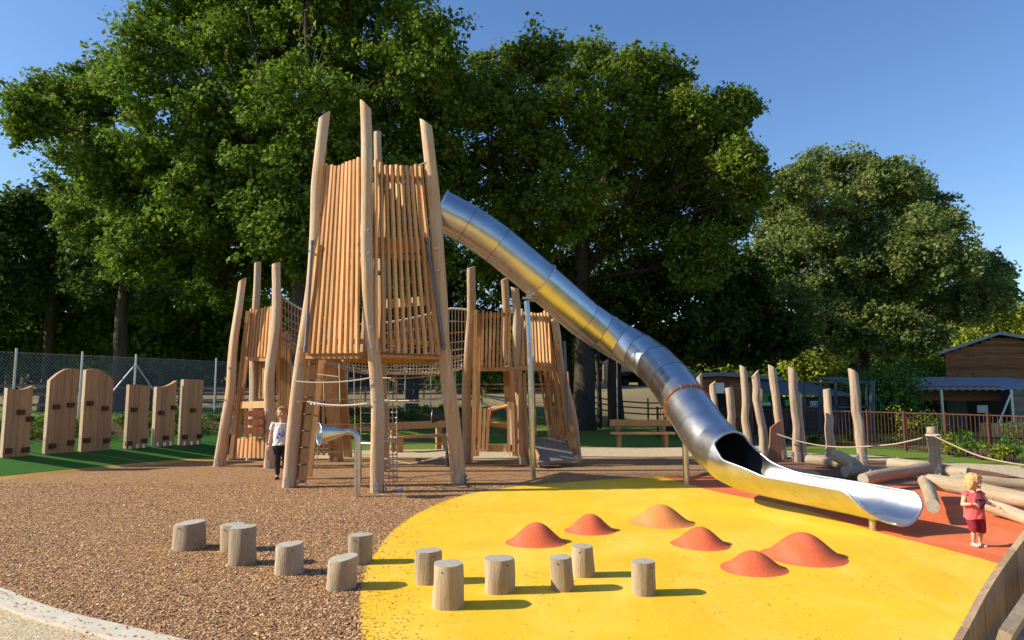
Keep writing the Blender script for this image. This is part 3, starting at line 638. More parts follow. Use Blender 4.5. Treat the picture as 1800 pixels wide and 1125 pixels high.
# ================================================================== SMALL TOWERS
lt = thing('play_tower', G(430, 815), 'small slatted timber tower left of the tall one with a grid of terracotta blocks', 'play tower')
add_post(lt, (385,820), (427,492), .125, .088, 16.0, cut=(.7,0,1), bq=(.35,.52), bend=[(.4,.04,.1)])
add_post(lt, (474,823), (486,463), .125, .09, 15.7, bq=(.38,.50,.56), bend=[(.5,-.05,.15)], cut=(.25,0,1))
add_post(lt, (441,810), (453,462), .12, .09, 17.4, cut=(.3,0,1))
TL, TR, BL, BR = P(440,545,16.3), P(480,537,15.95), P(431,626,16.2), P(475,628,15.85)
slat_panel(lt, TL, TR, BL, BR, 8, w=.042, d=.07, curve=.02, rails=(.06,.9))
deck(lt, [BL, BR, P(500,628,17.2), P(445,628,17.6)], .1)
boards(lt, [(436,547,406,806,16.2,15.9,.09,.05), (443,560,412,806,16.3,16.0,.08,.05), (428,600,417,700,16.1,16.0,.04,.04)], 'side_board')
boards(lt, [(424,712,466,711,15.95,15.6,.04,.155)], 'cross_rail', 'slat')
TL, TR, BL, BR = P(418,769,15.95), P(466,769,15.6), P(413,804,15.95), P(466,806,15.6)
slat_panel(lt, TL, TR, BL, BR, 7, w=.075, d=.05, rails=(.2,.92), name='low_slat_panel')
slat_panel(lt, P(440,632,17.5), P(476,632,17.3), P(438,700,17.4), P(474,700,17.2), 5, w=.075, d=.05, rails=(.1,), mat='beamwood')
slat_panel(lt, P(489,580,16.9), P(510,588,16.9), P(488,775,16.9), P(509,775,16.9), 4, w=.085, d=.06, rails=(.3,), mat='beamwood')
slat_panel(lt, P(500,520,16.0), P(484,515,15.8), P(488,690,16.2), P(488,690,15.85), 2, w=.06, d=.06, rails=(), mat='beamwood')
bg_ = MB(); bg_.beam(P(432,720,15.8), P(431,768,15.8), .05,.05); bg_.beam(P(461,720,15.6), P(461,768,15.6), .05,.05); bg_.build('block_frame', M['beamwood'], lt)
for r_ in range(3):
    for c_ in range(3):
        mb = MB(); mb.box(P(435.5+11.5*c_, 727+15*r_, 15.62-.05*c_), .135, .07, .135); mb.build('block', M['blockred'], lt)
rt = thing('play_tower', G(915, 812), 'small slatted timber tower to the right of the tall one behind the steel slide pole', 'play tower')
add_post(rt, (820,814), (828,470), .125, .09, 15.7, bq=(.45,.51), bend=[(.45,.03,.15)], cut=(.25,0,1))
add_post(rt, (922,816), (905,506), .125, .088, 15.8, bq=(.43,.50), bend=[(.3,.03,.15),(.7,-.04,.12)], cut=(.4,math.pi,1), mat='post')
add_post(rt, (905,802), (887,490), .12, .09, 17.3, cut=(.3,0,1))
add_post(rt, (1015,812), (974,560), .13, .10, 16.6, bend=[(.4,.04,.2)])
TL, TR, BL, BR = P(846,547,16.0), P(900,541,15.95), P(844,645,15.9), P(897,645,15.95)
slat_panel(rt, TL, TR, BL, BR, 8, w=.055, d=.07, curve=.04, rails=(.06,.9))
TL2, TR2, BL2, BR2 = P(914,545,16.0), P(966,548,16.8), P(916,642,15.95), P(972,645,16.7)
slat_panel(rt, TL2, TR2, BL2, BR2, 9, w=.048, d=.06, curve=.03, rails=(.06,.9))
deck(rt, [BL, BR, BL2, BR2, P(905,645,17.6), P(850,645,17.4)], .1)
boards(rt, [(836,545,832,802,15.85,15.8,.09,.05), (843,550,839,802,16.0,15.95,.08,.05), (900,645,905,798,15.95,15.95,.10,.05), (889,650,893,720,16.8,16.8,.14,.05),
    (970,550,1004,795,16.7,16.5,.10,.05), (962,560,992,775,16.75,16.6,.09,.05), (948,650,966,765,16.9,16.8,.05,.05), (937,650,942,765,17.0,16.9,.05,.05), (972,650,986,765,17.3,17.1,.08,.05), (957,650,978,765,17.1,17.0,.08,.05), (980,600,1012,800,16.95,16.8,.12,.05)], 'side_board')
slat_panel(rt, P(908,655,16.0), P(926,655,16.1), P(908,800,15.98), P(932,800,16.1), 2, w=.07, d=.05, rails=(), mat='beamwood')
slat_panel(rt, P(955,650,17.4), P(1000,655,17.2), P(962,768,17.4), P(1008,775,17.1), 6, w=.08, d=.05, rails=(.5,), mat='beamwood')
slat_panel(rt, P(842,715,15.75), P(862,717,15.75), P(838,793,15.75), P(860,793,15.75), 3, w=.07, d=.05, rails=(.1,), name='low_slat_panel')
slat_panel(rt, P(890,708,15.75), P(905,706,15.75), P(890,795,15.75), P(907,795,15.75), 2, w=.07, d=.05, rails=(.1,), name='low_slat_panel')
boards(rt, [(858,721,895,711,15.9,15.85,.04,.15), (858,744,893,749,15.9,15.85,.04,.15), (842,788,905,788,15.9,15.85,.04,.16)], 'cross_rail', 'slat')
mb = MB(); mb.tube([P(992,600,16.55), P(1000,760,16.4)], .03, n=8); mb.build('steel_strut', M['dullmetal'], rt)
mb = MB(); a, b_, c_, d_ = P(935,769,16.6), P(989,769,17.0), P(1012,806,16.0), P(945,813,15.45)
mb.hexa([a-V((0,0,.06)), b_-V((0,0,.06)), c_-V((0,0,.06)), d_-V((0,0,.06))], [a,b_,c_,d_]); mb.build('ramp', M['ramp'], rt)
boards(rt, [(948,815,1006,809,15.6,16.0,.05,.05),(938,792,948,812,16.0,15.6,.03,.3)], 'ramp_bearer')
for i in range(2):
    mb = MB(); p = P(862+26*i, 716+4*i, 15.6); mb.tube([p, p+V((.02,-.02,-.10)), p+V((-.01,-.02,-.22)), p+V((.02,-.02,-.33))], [.012,.02,.014,.006], n=6)
    mb.build('red_ribbon', plain('red_ribbon_%d' % i, (.5,.02,.03)), rt) if i == 0 else None
# rear posts with low railing under the tall tower
nt_ = thing('rear_tower', G(600, 808), 'low dark timber frame of two broad posts seen beneath the tall tower', 'play tower')
for (b, t, Y, w_, d_) in (((592,811),(577,615),16.8,.30,.16), ((612,804),(597,612),17.4,.19,.16)):
    mb = MB(); p0 = G(*b); p1 = P(t[0], t[1], Y); mb.beam(p0, p1, w_, d_); o = mb.build('post', M['beamwood'], nt_); foot_plate(o, p0+V((0,.0,0)), d_*.5, .3, side=False)
slat_panel(nt_, P(545,670,17.0), P(580,670,17.0), P(546,800,17.0), P(584,800,17.0), 4, w=.06, d=.05, rails=(.05,.12), name='low_slat_panel', mat='slat')
# ================================================================== ROPES
def rope(mb, pts, r=.013, n=6, sag=0):
    pts = [V(p) for p in pts]
    if sag and len(pts) == 2:
        a, b_ = pts; pts = [a.lerp(b_, i/10)+V((0,0,-4*sag*(i/10)*(1-i/10))) for i in range(11)]
    mb.tube(pts, r, n=n, caps=True)
web = thing('rope_web', G(650, 845), 'rope climbing web strung between the posts under the tall tower platform', 'rope web')
mb = MB()
rope(mb, [P(518,670,12.1), P(652,664,11.75)], .013, sag=.05); rope(mb, [P(541,706,12.4), P(645,709,11.8)], .016, sag=.05); rope(mb, [P(655,705,11.8), P(735,708,12.2), P(783,701,12.7)], .016)
rope(mb, [P(524,706,12.2), P(600,702,13.6), P(672,703,14.3)], .013); rope(mb, [P(672,703,14.3), P(785,697,12.8)], .013, sag=.04)
mb.build('white_rope', M['ropew'], web)
mb = MB()
rope(mb, [P(672,664,14.3), P(783,656,12.9)], .014, sag=.04); rope(mb, [P(535,655,13.2), P(640,668,12.6)], .012); rope(mb, [P(568,648,14.2), P(570,705,14.0)], .010); rope(mb, [P(596,640,13.8), P(598,706,13.4), P(592,712,13.0)], .011)
rope(mb, [P(545,745,13.4), P(672,742,14.2)], .010, sag=.03); rope(mb, [P(540,795,13.2), P(620,795,13.2), P(640,790,13.6)], .012); rope(mb, [P(548,822,13.0), P(670,812,14.0)], .012, sag=.05)
rope(mb, [P(676,806,14.1), P(720,815,13.5), P(795,800,12.8)], .011); rope(mb, [P(650,833,11.9), P(720,840,12.2), P(797,832,12.6)], .012); rope(mb, [P(675,775,12.6), P(790,779,12.9)], .012, sag=.02); rope(mb, [P(622,644,14.2), P(626,830,14.0)], .010)
rope(mb, [P(540,705,13.0),P(560,770,13.2),P(556,832,13.4)],.008)
for u, v0, v1 in ((683,668,846),(690,706,850),(697,668,846),(634,660,850),(664,660,842)):
    rope(mb, [P(u,v0,12.9), P(u+.5,(v0+v1)/2,12.85), P(u+1,v1,12.7)], .011)
for k in range(15):
    v_ = 716+9.2*k; rope(mb, [P(680,v_+random.uniform(-1,1),12.88), P(699,v_+random.uniform(-1,1),12.86)], .010)
    if k % 2: rope(mb, [P(634,v_,12.88), P(664,v_+2,12.86)], .008)
mb.build('rope', M['rope'], web)
mb = MB(); rope(mb, [P(634,779,12.4), P(650,780,12.2), P(672,776,12.2), P(690,774,12.4), P(698,779,12.6)], .022, 8); mb.build('steel_ring', M['galv'], web)
mb = MB()
for k in range(14):
    mb = MB(); p = P(random.choice((683,690,697)), 716+9.2*k, 12.85); mb.ell(p, .022,.022,.022, 6, 4); mb.build('clamp', M['galv'], web)
for k in range(16):
    q = k/15; p = P(548+95*q, 711-1*q+3*math.sin(q*3.1), 12.38-.55*q); mb = MB(); mb.ell(p, .03,.025,.028, 6, 4); mb.build('clamp', M['galv'], web)
nb = thing('net_bridge', P(660, 655, 16.6), 'sagging rope net bridge slung behind the tall tower between the two small towers', 'net bridge')
def netpt(q, a):
    """q along 0..1, a across -1..1"""
    u = 490+350*q
    top = 516 + 44*math.sin(math.pi*min(1,q*1.15)**.8)*.95 + 30*q
    bot = 602 + 56*math.sin(math.pi*(.5*min(1, q*2.0)))  - 18*max(0,(q-.75)/.25)**2
    Yc = 16.6; c = abs(a)
    sh = (1-c**2.4)
    v_ = top + (bot-top)*sh
    return P(u, v_, Yc + a*.62)
mb = MB(); nL, nA = 62, 22
for j in range(nA+1):
    a = -1+2*j/nA; rope(mb, [netpt(i/30, a)+V((0,random.uniform(-.01,.01),random.uniform(-.01,.01))) for i in range(31)], .012 if 0 < j < nA else .02, 4)
for i in range(nL+1):
    rope(mb, [netpt(i/nL, -1+2*j/14) for j in range(15)], .012, 4)
mb.build('net', M['rope'], nb)
for j_, nm in ((-1,'near'),(1,'far')):
    mb = MB(); rope(mb, [netpt(i/30, j_) for i in range(31)], .028, 6); mb.build('edge_rope', M['ropew'], nb)
mb = MB()
for i in range(3, nL-2, 1):
    mb = MB(); p = netpt(i/nL, -.35+.1*math.sin(i)); mb.ell(p, .022,.022,.03, 6, 4); mb.build('clamp', M['galv'], nb)

# ================================================================== SLIDE
sl = thing('tube_slide', G(1207, 853), 'long stainless steel tube slide descending from the tall tower to an open chute', 'slide')
nodes = [(772,368,13.25),(822,394,13.35),(875,430,13.5),(951,494,13.7),(1026,560,14.15),(1057,581,14.3),(1092,602,14.3),(1124,620,14.05),(1152,641,13.6),(1180,671,12.95),(1208,713,12.15),(1236,756,11.5),(1259,784,11.1),(1281,802,10.75)]
C = [P(*q) for q in nodes]; RT = .40
def frames(pts):
    fr = []
    for i in range(len(pts)):
        t_ = (pts[min(i+1, len(pts)-1)]-pts[max(i-1,0)]).normalized()
        x = t_.cross(V((0,0,1))).normalized(); y = x.cross(t_).normalized()   # x sideways, y up-ish
        fr.append((t_, x, y))
    return fr
FR = frames(C + [V((3.58,10.35,.60))])[:len(C)]
mb = MB(); NS = 48
def ringpts(i, r, c=None): return [c_ for c_ in [(C[i] if c is None else c) + (FR[i][1]*math.sin(a)*r - FR[i][2]*math.cos(a)*r) for a in [2*math.pi*k/NS for k in range(NS)]]]
for i in range(len(C)-1):
    for r, inv in ((RT, False), (RT-.012, True)):
        A_, B_ = ringpts(i, r), ringpts(i+1, r)
        fs = [(k, (k+1)%NS, NS+(k+1)%NS, NS+k) for k in range(NS)]
        if inv: fs = [f[::-1] for f in fs]
        mb.add(A_+B_, fs, rnd=.5, sm=True)
tube_o = mb.build('tube', M['steel'], sl)
def flange(i, r, w, mat, name, parent, bolt=True):
    mb = MB(); t_, x, y = FR[i]; c = C[i]
    for r0, r1, s0, s1 in ((r, r, -w, w), (r-.05, r, -w, -w), (r, r-.05, w, w)):
        a = [c + t_*s0 + (x*math.sin(q)-y*math.cos(q))*r0 for q in [2*math.pi*k/NS for k in range(NS)]]
        b_ = [c + t_*s1 + (x*math.sin(q)-y*math.cos(q))*r1 for q in [2*math.pi*k/NS for k in range(NS)]]
        mb.add(a+b_, [(k,(k+1)%NS,NS+(k+1)%NS,NS+k) for k in range(NS)], rnd=.5)
    o = mb.build(name, M[mat], parent)
    if bolt:
        mb = MB()
        for k in range(14):
            q = 2*math.pi*k/14; p = c+(x*math.sin(q)-y*math.cos(q))*(r-.012); mb.tube([p-t_*(w+.016), p+t_*(w+.016)], .013, n=6)
        mb.build('bolts', M['galv'], o)
for i in (1,2,4,5,6,7,8,9):
    flange(i, RT+.003, .005, 'seam', 'seam', sl, False)
flange(3, RT+.030, .014, 'galv', 'flange', sl); flange(10, RT+.032, .014, 'copper', 'flange', sl)
mb = MB()                         # entry hood lip at the tower
mb.tube([C[0] + (FR[0][1]*math.sin(a)-FR[0][2]*math.cos(a))*(RT+.01) for a in [2*math.pi*k/36 for k in range(37)]], .02, n=6); mb.build('entry_lip', M['galv'], sl)
# open chute: cross section opens from a full ring to a half pipe, then drops its lips
path = [C[-1], C[-1]+V((.09,-.22,-.055)), C[-1]+V((.20,-.48,-.085)), V((3.85,9.85,.59)), V((4.10,9.35,.575)), V((4.33,8.90,.56)), V((4.44,8.65,.55)), V((4.51,8.50,.545)), V((4.57,8.38,.54)), V((4.63,8.26,.54))]
fine = smooth_poly(path, 6); ff = frames(fine); cum = [0]
for i in range(1, len(fine)): cum.append(cum[-1]+(fine[i]-fine[i-1]).length)
Ltot = cum[-1]; ff[0] = FR[-1]
def lim(s, far=False):
    a = R(128) + (R(98)-R(128))*min(1, s/.38)**.7
    if s > .38: a = R(98) - R(16)*min(1, (s-.38)/.6)
    w_ = .13 if far else .50; e = s-(Ltot-w_)
    if e > 0: q = min(1, e/w_); q = q*q*(3-2*q) if not far else q*q; a = a*(1-q) + (R(60) if far else R(20))*q
    return a
mb = MB(); K = 40; outer = []; inner = []
for i, p in enumerate(fine):
    t_, x, y = ff[i]; a = lim(cum[i]); af = lim(cum[i], True); rr = RT
    outer.append([p + (x*math.sin(g)-y*math.cos(g))*rr for g in [-af+(a+af)*k/K for k in range(K+1)]])
    inner.append([p + (x*math.sin(g)-y*math.cos(g))*(rr-.012) for g in [-af+(a+af)*k/K for k in range(K+1)]])
nf = len(fine)
flat = [q for row in outer for q in row]; mb.add(flat, [(i*(K+1)+k, i*(K+1)+k+1, (i+1)*(K+1)+k+1, (i+1)*(K+1)+k) for i in range(nf-1) for k in range(K)], rnd=.5, sm=True)
flat = [q for row in inner for q in row]; mb.add(flat, [((i+1)*(K+1)+k, (i+1)*(K+1)+k+1, i*(K+1)+k+1, i*(K+1)+k) for i in range(nf-1) for k in range(K)], rnd=.5, sm=True)
ch = mb.build('chute', M['steel'], sl)
mb = MB(); edge = [outer[i][0] for i in range(nf)] + outer[-1][1:-1] + [outer[i][K] for i in range(nf-1, -1, -1)]
mb.tube(edge, .018, n=8); mb.build('rim', M['galv'], ch)
mb = MB(); mb.tube([C[-1] + (FR[-1][1]*math.sin(a)-FR[-1][2]*math.cos(a))*(RT-.004) for a in [2*math.pi*k/48 for k in range(17,32)]], .020, n=8); mb.build('mouth_rim', M['galv'], sl)
pole1 = MB(); pole1.tube([G(937,842), P(931,600,13.5), P(926,530,13.6)], .058, n=20); o = pole1.build('support_pole', M['steel'], sl)
mb = MB(); c = P(927,524,13.6); mb.box(c, .2,.14,.03); mb.beam(c, C[3]+V((-.05,-.05,-.40)), .12, .03); mb.build('bracket', M['galv'], o)
pole1 = MB(); b0 = G(1207,853); pole1.tube([b0, V((b0.x-.01,b0.y,1.05))], .058, n=20); o = pole1.build('support_pole', M['steel'], sl)
b0 = G(1535,934); pole1 = MB(); pole1.tube([b0, b0+V((0,0,.13))], .045, n=16); o = pole1.build('support_pole', M['steel'], sl)
mb = MB(); mb.box(b0+V((-.01,0,.165)), .035,.09,.10); mb.box(b0+V((-.01,0,.225)), .15,.10,.02); mb.tube([b0+V((-.04,-.03,.15)), b0+V((.03,-.03,.15))], .012, n=6); mb.build('bracket', M['galv'], o)

# ================================================================== TALKING HORNS
def horn(label, mouth, neck, elbow, foot, rm, rn_, mat):
    root = thing('talking_horn', foot, label, 'talking horn', 'talking horns on pipes')
    mouth, neck, elbow, foot = map(V, (mouth, neck, elbow, foot)); mb = MB()
    d = (mouth-neck).normalized(); x = d.orthogonal().normalized(); y = d.cross(x); n = 32
    prof = [(0, rn_), (.03, rn_*1.02), (.5, rn_+(rm-rn_)*.48), (1, rm)]; L = (mouth-neck).length
    for inv in (0, .008):
        vs = [neck+d*L*q+(x*math.cos(a)+y*math.sin(a))*(r-inv) for q, r in prof for a in [2*math.pi*k/n for k in range(n)]]
        fs = [(i*n+k, i*n+(k+1)%n, (i+1)*n+(k+1)%n, (i+1)*n+k) for i in range(len(prof)-1) for k in range(n)]
        mb.add(vs, fs if not inv else [f[::-1] for f in fs], rnd=.5, sm=True)
    mb.build('horn', M[mat], root)
    mb = MB(); mb.tube([mouth+(x*math.cos(a)+y*math.sin(a))*rm for a in [2*math.pi*k/32 for k in range(33)]], .008, n=6); mb.build('horn_rim', M['galv'], root)
    mb = MB(); rb = .17; e1 = elbow + (neck-elbow).normalized()*rb; e2 = elbow + V((0,0,-rb)); arc = []
    for k in range(9):
        q = k/8; arc.append(e1*(1-q)**2 + elbow*2*q*(1-q) + e2*q*q)
    mb.tube([neck] + arc + [foot], rn_, n=20); mb.build('pipe', M[mat], root); return root
f0 = G(628,874); f0y = f0.y
horn('shiny steel talking horn on a bent pipe standing in front of the tall tower', P(561,763,f0y-.22), P(607,759,f0y), P(629,758,f0y), f0, .18, .052, 'steel')
f1 = G(787,821); f1y = f1.y
horn('dark talking horn on a pipe behind the right leg of the tall tower', P(760,732,f1y), P(781,733,f1y), P(787,733,f1y), f1, .16, .05, 'darkmetal')

# ================================================================== STUMPS
stumps = [(331,971,915,52,'wide stump with slanted top, leftmost of all on the bark',(.5,.15)),(409,973,919,42,'pale stump half hidden behind a taller one near the left end of the row',(.1,0)),(425,998,923,43,'tall stump in front of the half hidden one on the bark',(.25,.1)),
 (508,1015,953,45,'round stump standing alone in the middle of the bark row',(.4,.2)),(599,1042,976,52,'stump with slanted top just left of the yellow edge',(.55,.2)),(633,996,937,40,'slim round stump on the bark beside the yellow edge',(.1,0)),
 (754,1032,964,46,'stump on the yellow surface partly hidden by the biggest stump',(.15,0)),(787,1077,986,53,'biggest and nearest stump standing on the yellow surface',(.1,.1)),(878,1049,977,51,'stump in the middle of the yellow surface just right of the biggest',(.0,.0)),
 (990,1044,976,40,'leaning stump on yellow with a shadow across its foot',(.2,0)),(1026,1019,957,38,'slim stump behind the leaning one near the red mound',(0,0)),(1132,1052,983,41,'stump standing apart at the right end of the row on yellow',(.05,0))]
for u, vb, vt, wd, lb, sl_ in stumps:
    b_ = G(u, vb); r = wd/2/1200*(b_.y+.1); c = V((b_.x*(1+r/b_.y), b_.y+r, 0))
    lo, hi = .1, .8
    for _ in range(30):
        h = (lo+hi)/2; q = V((c.x, c.y+r*.6, h)); d = q-V((0,0,H)); vv = 562.5 - F*((-sp*d.y+cp*d.z)/(cp*d.y+sp*d.z))
        if vv > vt: lo = h
        else: hi = h
    mb = MB(); fr = facets(0, .045); lean = random.uniform(-.012,.012)-( .03 if u == 990 else 0); n = 28; rings = [(0-.02,1.02),(.03,1.02),(.3,1.0),(.6,.99),(.9,.98),(1,.955)]
    vs = []
    for q, k in rings:
        for j in range(n):
            a = 2*math.pi*j/n; rr = r*k*fr(q*.6, a); z = h*q + (sl_[0]*rr*math.cos(a)*.22*max(0,q)**3 + sl_[1]*rr*math.sin(a)*.2*max(0,q)**3)
            vs.append((c.x+rr*math.cos(a)+lean*q, c.y+rr*math.sin(a), z))
    m_ = len(rings)
    mb.add(vs, [(i*n+j, i*n+(j+1)%n, (i+1)*n+(j+1)%n, (i+1)*n+j) for i in range(m_-1) for j in range(n)], sm=True, rnd=random.random())
    top = vs[-n:]; cz = sum(p[2] for p in top)/n; mb.add([ (c.x+(p[0]-c.x), p[1], p[2]+.0005) for p in top]+[(c.x+lean, c.y, cz+.004)], [(j, (j+1)%n, n) for j in range(n)], mi=1, rnd=.6)
    o = mb.build('stump', [M['grey'], M['greyend']], None, loc=(c.x, c.y, 0)); tag(o, lb, 'stump', 'stepping stumps')
    mb = MB()                    # little drilled plug near the top
    a = random.choice((-2.2,-1.9,-1.0)); p = V((c.x+lean+math.cos(a)*r*1.0, c.y+math.sin(a)*r*1.0, h*.87)); dd = V((math.cos(a), math.sin(a), 0)); mb.tube([p-dd*.02, p+dd*.002], .006, n=10); mb.build('plug', M['hold'], o)
# ================================================================== MOUNDS
mounds = [(943,967,920,107,'mound','round red mound at the left end of the mounds'),(1038,944,905,90,'mound','smaller red mound second from the left at the back'),(1162,932,888,114,'mound2','pale orange mound farthest back nearest the slide'),
 (1232,971,928,106,'mound','red mound just in front of the pale orange one'),(1325,1018,970,119,'mound','low red mound nearest the camera'),(1414,1000,938,148,'mound','largest red mound at the right end of the mounds')]
for u, vb, vt, wd, mt, lb in mounds:
    b_ = G(u, vb); r = wd/2/1200*(b_.y+.2); r = wd/2/1200*(b_.y+r); c = V((b_.x*(1+r/b_.y), b_.y+r, .012)); lo, hi = .05, .8
    for _ in range(30):
        h = (lo+hi)/2; d = V((c.x, c.y, h))-V((0,0,H)); vv = 562.5 - F*((-sp*d.y+cp*d.z)/(cp*d.y+sp*d.z))
        if vv > vt: lo = h
        else: hi = h
    vs = [(c.x, c.y, c.z+h)]; n = 48; m_ = 18; p1_, p2_ = random.uniform(0,6), random.uniform(0,6)
    for i in range(1, m_+1):
        q = i/m_
        for j in range(n):
            a = 2*math.pi*j/n; rr = r*q*(1+.03*math.sin(2*a+p1_)+.02*math.sin(3*a+p2_)); z = h*(.5+.5*math.cos(math.pi*q**1.05))**.92
            vs.append((c.x+rr*math.cos(a), c.y+rr*math.sin(a), c.z+z-(.004 if i == m_ else 0)))
    mb = MB(); mb.add(vs, [(0, 1+j, 1+(j+1)%n) for j in range(n)] + [(1+i*n+j, 1+(i+1)*n+j, 1+(i+1)*n+(j+1)%n, 1+i*n+(j+1)%n) for i in range(m_-1) for j in range(n)], sm=True, rnd=.5)
    o = mb.build('rubber_mound', M[mt], None, loc=c); tag(o, lb, 'mound', 'rubber mounds on the yellow surface')

# ================================================================== STANDING TIMBERS AND LOGS
stand = [((1236,790),(1229,660),12,'stand','short standing timber just right of the lower slide tube'),((1264,793),(1252,674),13,'stand','short standing timber with slanted top in front of the shed door'),((1292,797),(1281,681),14,'stand','short flat topped standing timber in front of the shed wall'),
 ((1317,801),(1306,646),14,'stand','tall crooked standing timber just right of the shed door'),((1345,808),(1327,657),14,'stand','standing timber with an S bend beside the reddish board'),((1336,804),(1338,684),6,'grey','thin dark timber half hidden behind the S bent one'),
 ((1377,806),(1357,645),14,'stand','tall timber leaning left behind the reddish board'),((1402,812),(1393,650),14.5,'stand','tall timber with a knuckle joined close to a thinner one'),((1414,812),(1404,690),9,'stand','thin timber pressed against the right side of the knuckled one'),
 ((1461,806),(1453,684),15,'stand','shorter thick timber standing in front of the enclosure frames'),((1517,816),(1499,652),15.5,'stand','tallest right hand timber with bright slanted top'),((1645,842),(1638,750),20,'stand','thick rope post standing among the fallen logs')]
for i, (b, t, wpx, mt, lb) in enumerate(stand):
    p0 = G(*b); r = wpx/2/1200*p0.y; p1 = P(t[0], t[1], p0.y+.05)
    cut = (random.uniform(.6,1.0), random.choice((0, math.pi)) if i not in (10,7,6,3) else math.pi, 1) if i not in (2,9,11) else (.15,0,1)
    o = post_mb(p0+V((0,0,-.02)), p1, r*1.03, r*.9, .018, cut, bend=[(random.uniform(.3,.7), random.choice((-1,1))*random.uniform(.03,.06), .1)] if i not in (4,11) else ([(.35,.12,.12),(.7,-.08,.1)] if i == 4 else None), amp=.09).build('timber_post', [M[mt], M['postend']], None, loc=p0)
    tag(o, lb, 'timber post', 'standing timbers right of the slide')
    if i not in (5,): foot_plate(o, p0, r, .30)
p0 = G(1362,812); mb = MB(); p1 = P(1366,744,p0.y); wv = V((.13,0,0))
mb.prism([p0-wv+V((-.02,0,-.02)), p0+wv+V((.05,0,-.02)), P(1373,738,p0.y), P(1365,744,p0.y), P(1355,752,p0.y)], V((0,.07,0))); o = mb.build('leaning_board', M['red'], None, loc=p0); tag(o, 'reddish slanted board standing between the timber posts', 'board')
def log(a, b_, r, label, mat='grey', **k):
    a, b_ = V(a), V(b_); L = (b_-a).length; mb = MB(); m_ = 12; f = facets(0, .05)
    mb.tube([V((math.sin(i*.5)*.01, math.cos(i*.4)*.01, L*i/m_)) for i in range(m_+1)], [r*(.93 if i in (0, m_) else 1)*(1.04-.08*i/m_) for i in range(m_+1)], n=18, rf=f)
    mb.mi = [1 if len(fc) > 4 else 0 for fc in mb.f]
    o = mb.build('log', [M[mat], M['greyend']], None, loc=(0,0,0)); o.location = a; o['_w'] = list(a)
    o.rotation_mode = 'QUATERNION'; o.rotation_quaternion = (b_-a).to_track_quat('Z', 'X'); tag(o, label, 'log', 'fallen climbing logs')
    mb = MB(); c = V((0,0,L*.12)); q = o.rotation_quaternion.inverted(); up = q @ V((0,0,1)); mb.tube([c+up*(r*.9), c+up*(r+.02)], .022, n=8); mb.tube([c+up*(r+.02), c+up*(r+.04)], .013, n=6)
    mbb = mb.build('bolt', M['galv'], None); mbb.parent = o; mbb.location = (0,0,0); return o
log(P(1472,802,14.6), P(1507,818,14.0), .125, 'short striped log tilted up beside the tallest timber', r=.12) if False else log(P(1472,802,14.6), P(1507,819,13.9), .12, 'short tilted log with shadow stripes beside the tallest timber')
log(P(1484,829,13.6), P(1580,829,14.0), .11, 'dark low log lying under the short tilted one')
log(P(1516,842,12.0), P(1632,821,12.8), .105, 'long pale log sloping up to the rope post')
log(P(1563,815,14.6), P(1703,831,13.4), .12, 'thick pale log lying behind the rope post')
log(P(1672,843,12.7), P(1830,853,12.3), .10, 'grey log behind the toddler farthest toward the path')
log(P(1632,846,10.95), P(1830,882,9.7), .115, 'raised thick log running behind the toddler from the rope post')
log(P(1626,845,11.3), P(1640,889,8.95), .092, 'log seen end on beneath the raised thick log')
log(P(1734,888,9.6), P(1840,922,8.7), .085, 'low grey log on the orange surface right of the toddler')
log(P(1420,808,15.8), P(1490,817,15.0), .11, 'pale log lying in front of the knuckled timber')
log(P(1300,815,14.9), P(1440,838,13.4), .10, 'long low log partly hidden behind the chute of the slide')
rp = MB(); rp_pts = [P(1639,765,13.5), P(1600,775,14.2), P(1560,782,15), P(1480,786,16), P(1418,779,16.6), P(1366,763,17)]
rp.tube(smooth_poly(rp_pts, 5), .016, n=6); o = rp.build('sagging_rope', M['rope'], None, loc=rp_pts[0]); tag(o, 'pale rope sagging left from the rope post toward the standing timbers', 'rope')
rp = MB(); rp_pts = [P(1639,765,13.45), P(1672,781,13.2), P(1720,801,12.8), P(1765,812,12.4), P(1830,822,12.0)]
rp.tube(smooth_poly(rp_pts, 5), .016, n=6); o = rp.build('sagging_rope', M['rope'], None, loc=rp_pts[0]); tag(o, 'pale rope sagging from the rope post to the right edge of the photo', 'rope')
mb = MB(); c = P(1640,765,13.55); mb.tube([c+V((math.cos(a)*.125, math.sin(a)*.125, 0)) for a in [2*math.pi*k/20 for k in range(21)]], .02, n=6); mb.build('rope_loop', M['ropew'], bpy.data.objects.get('timber_post.011'))

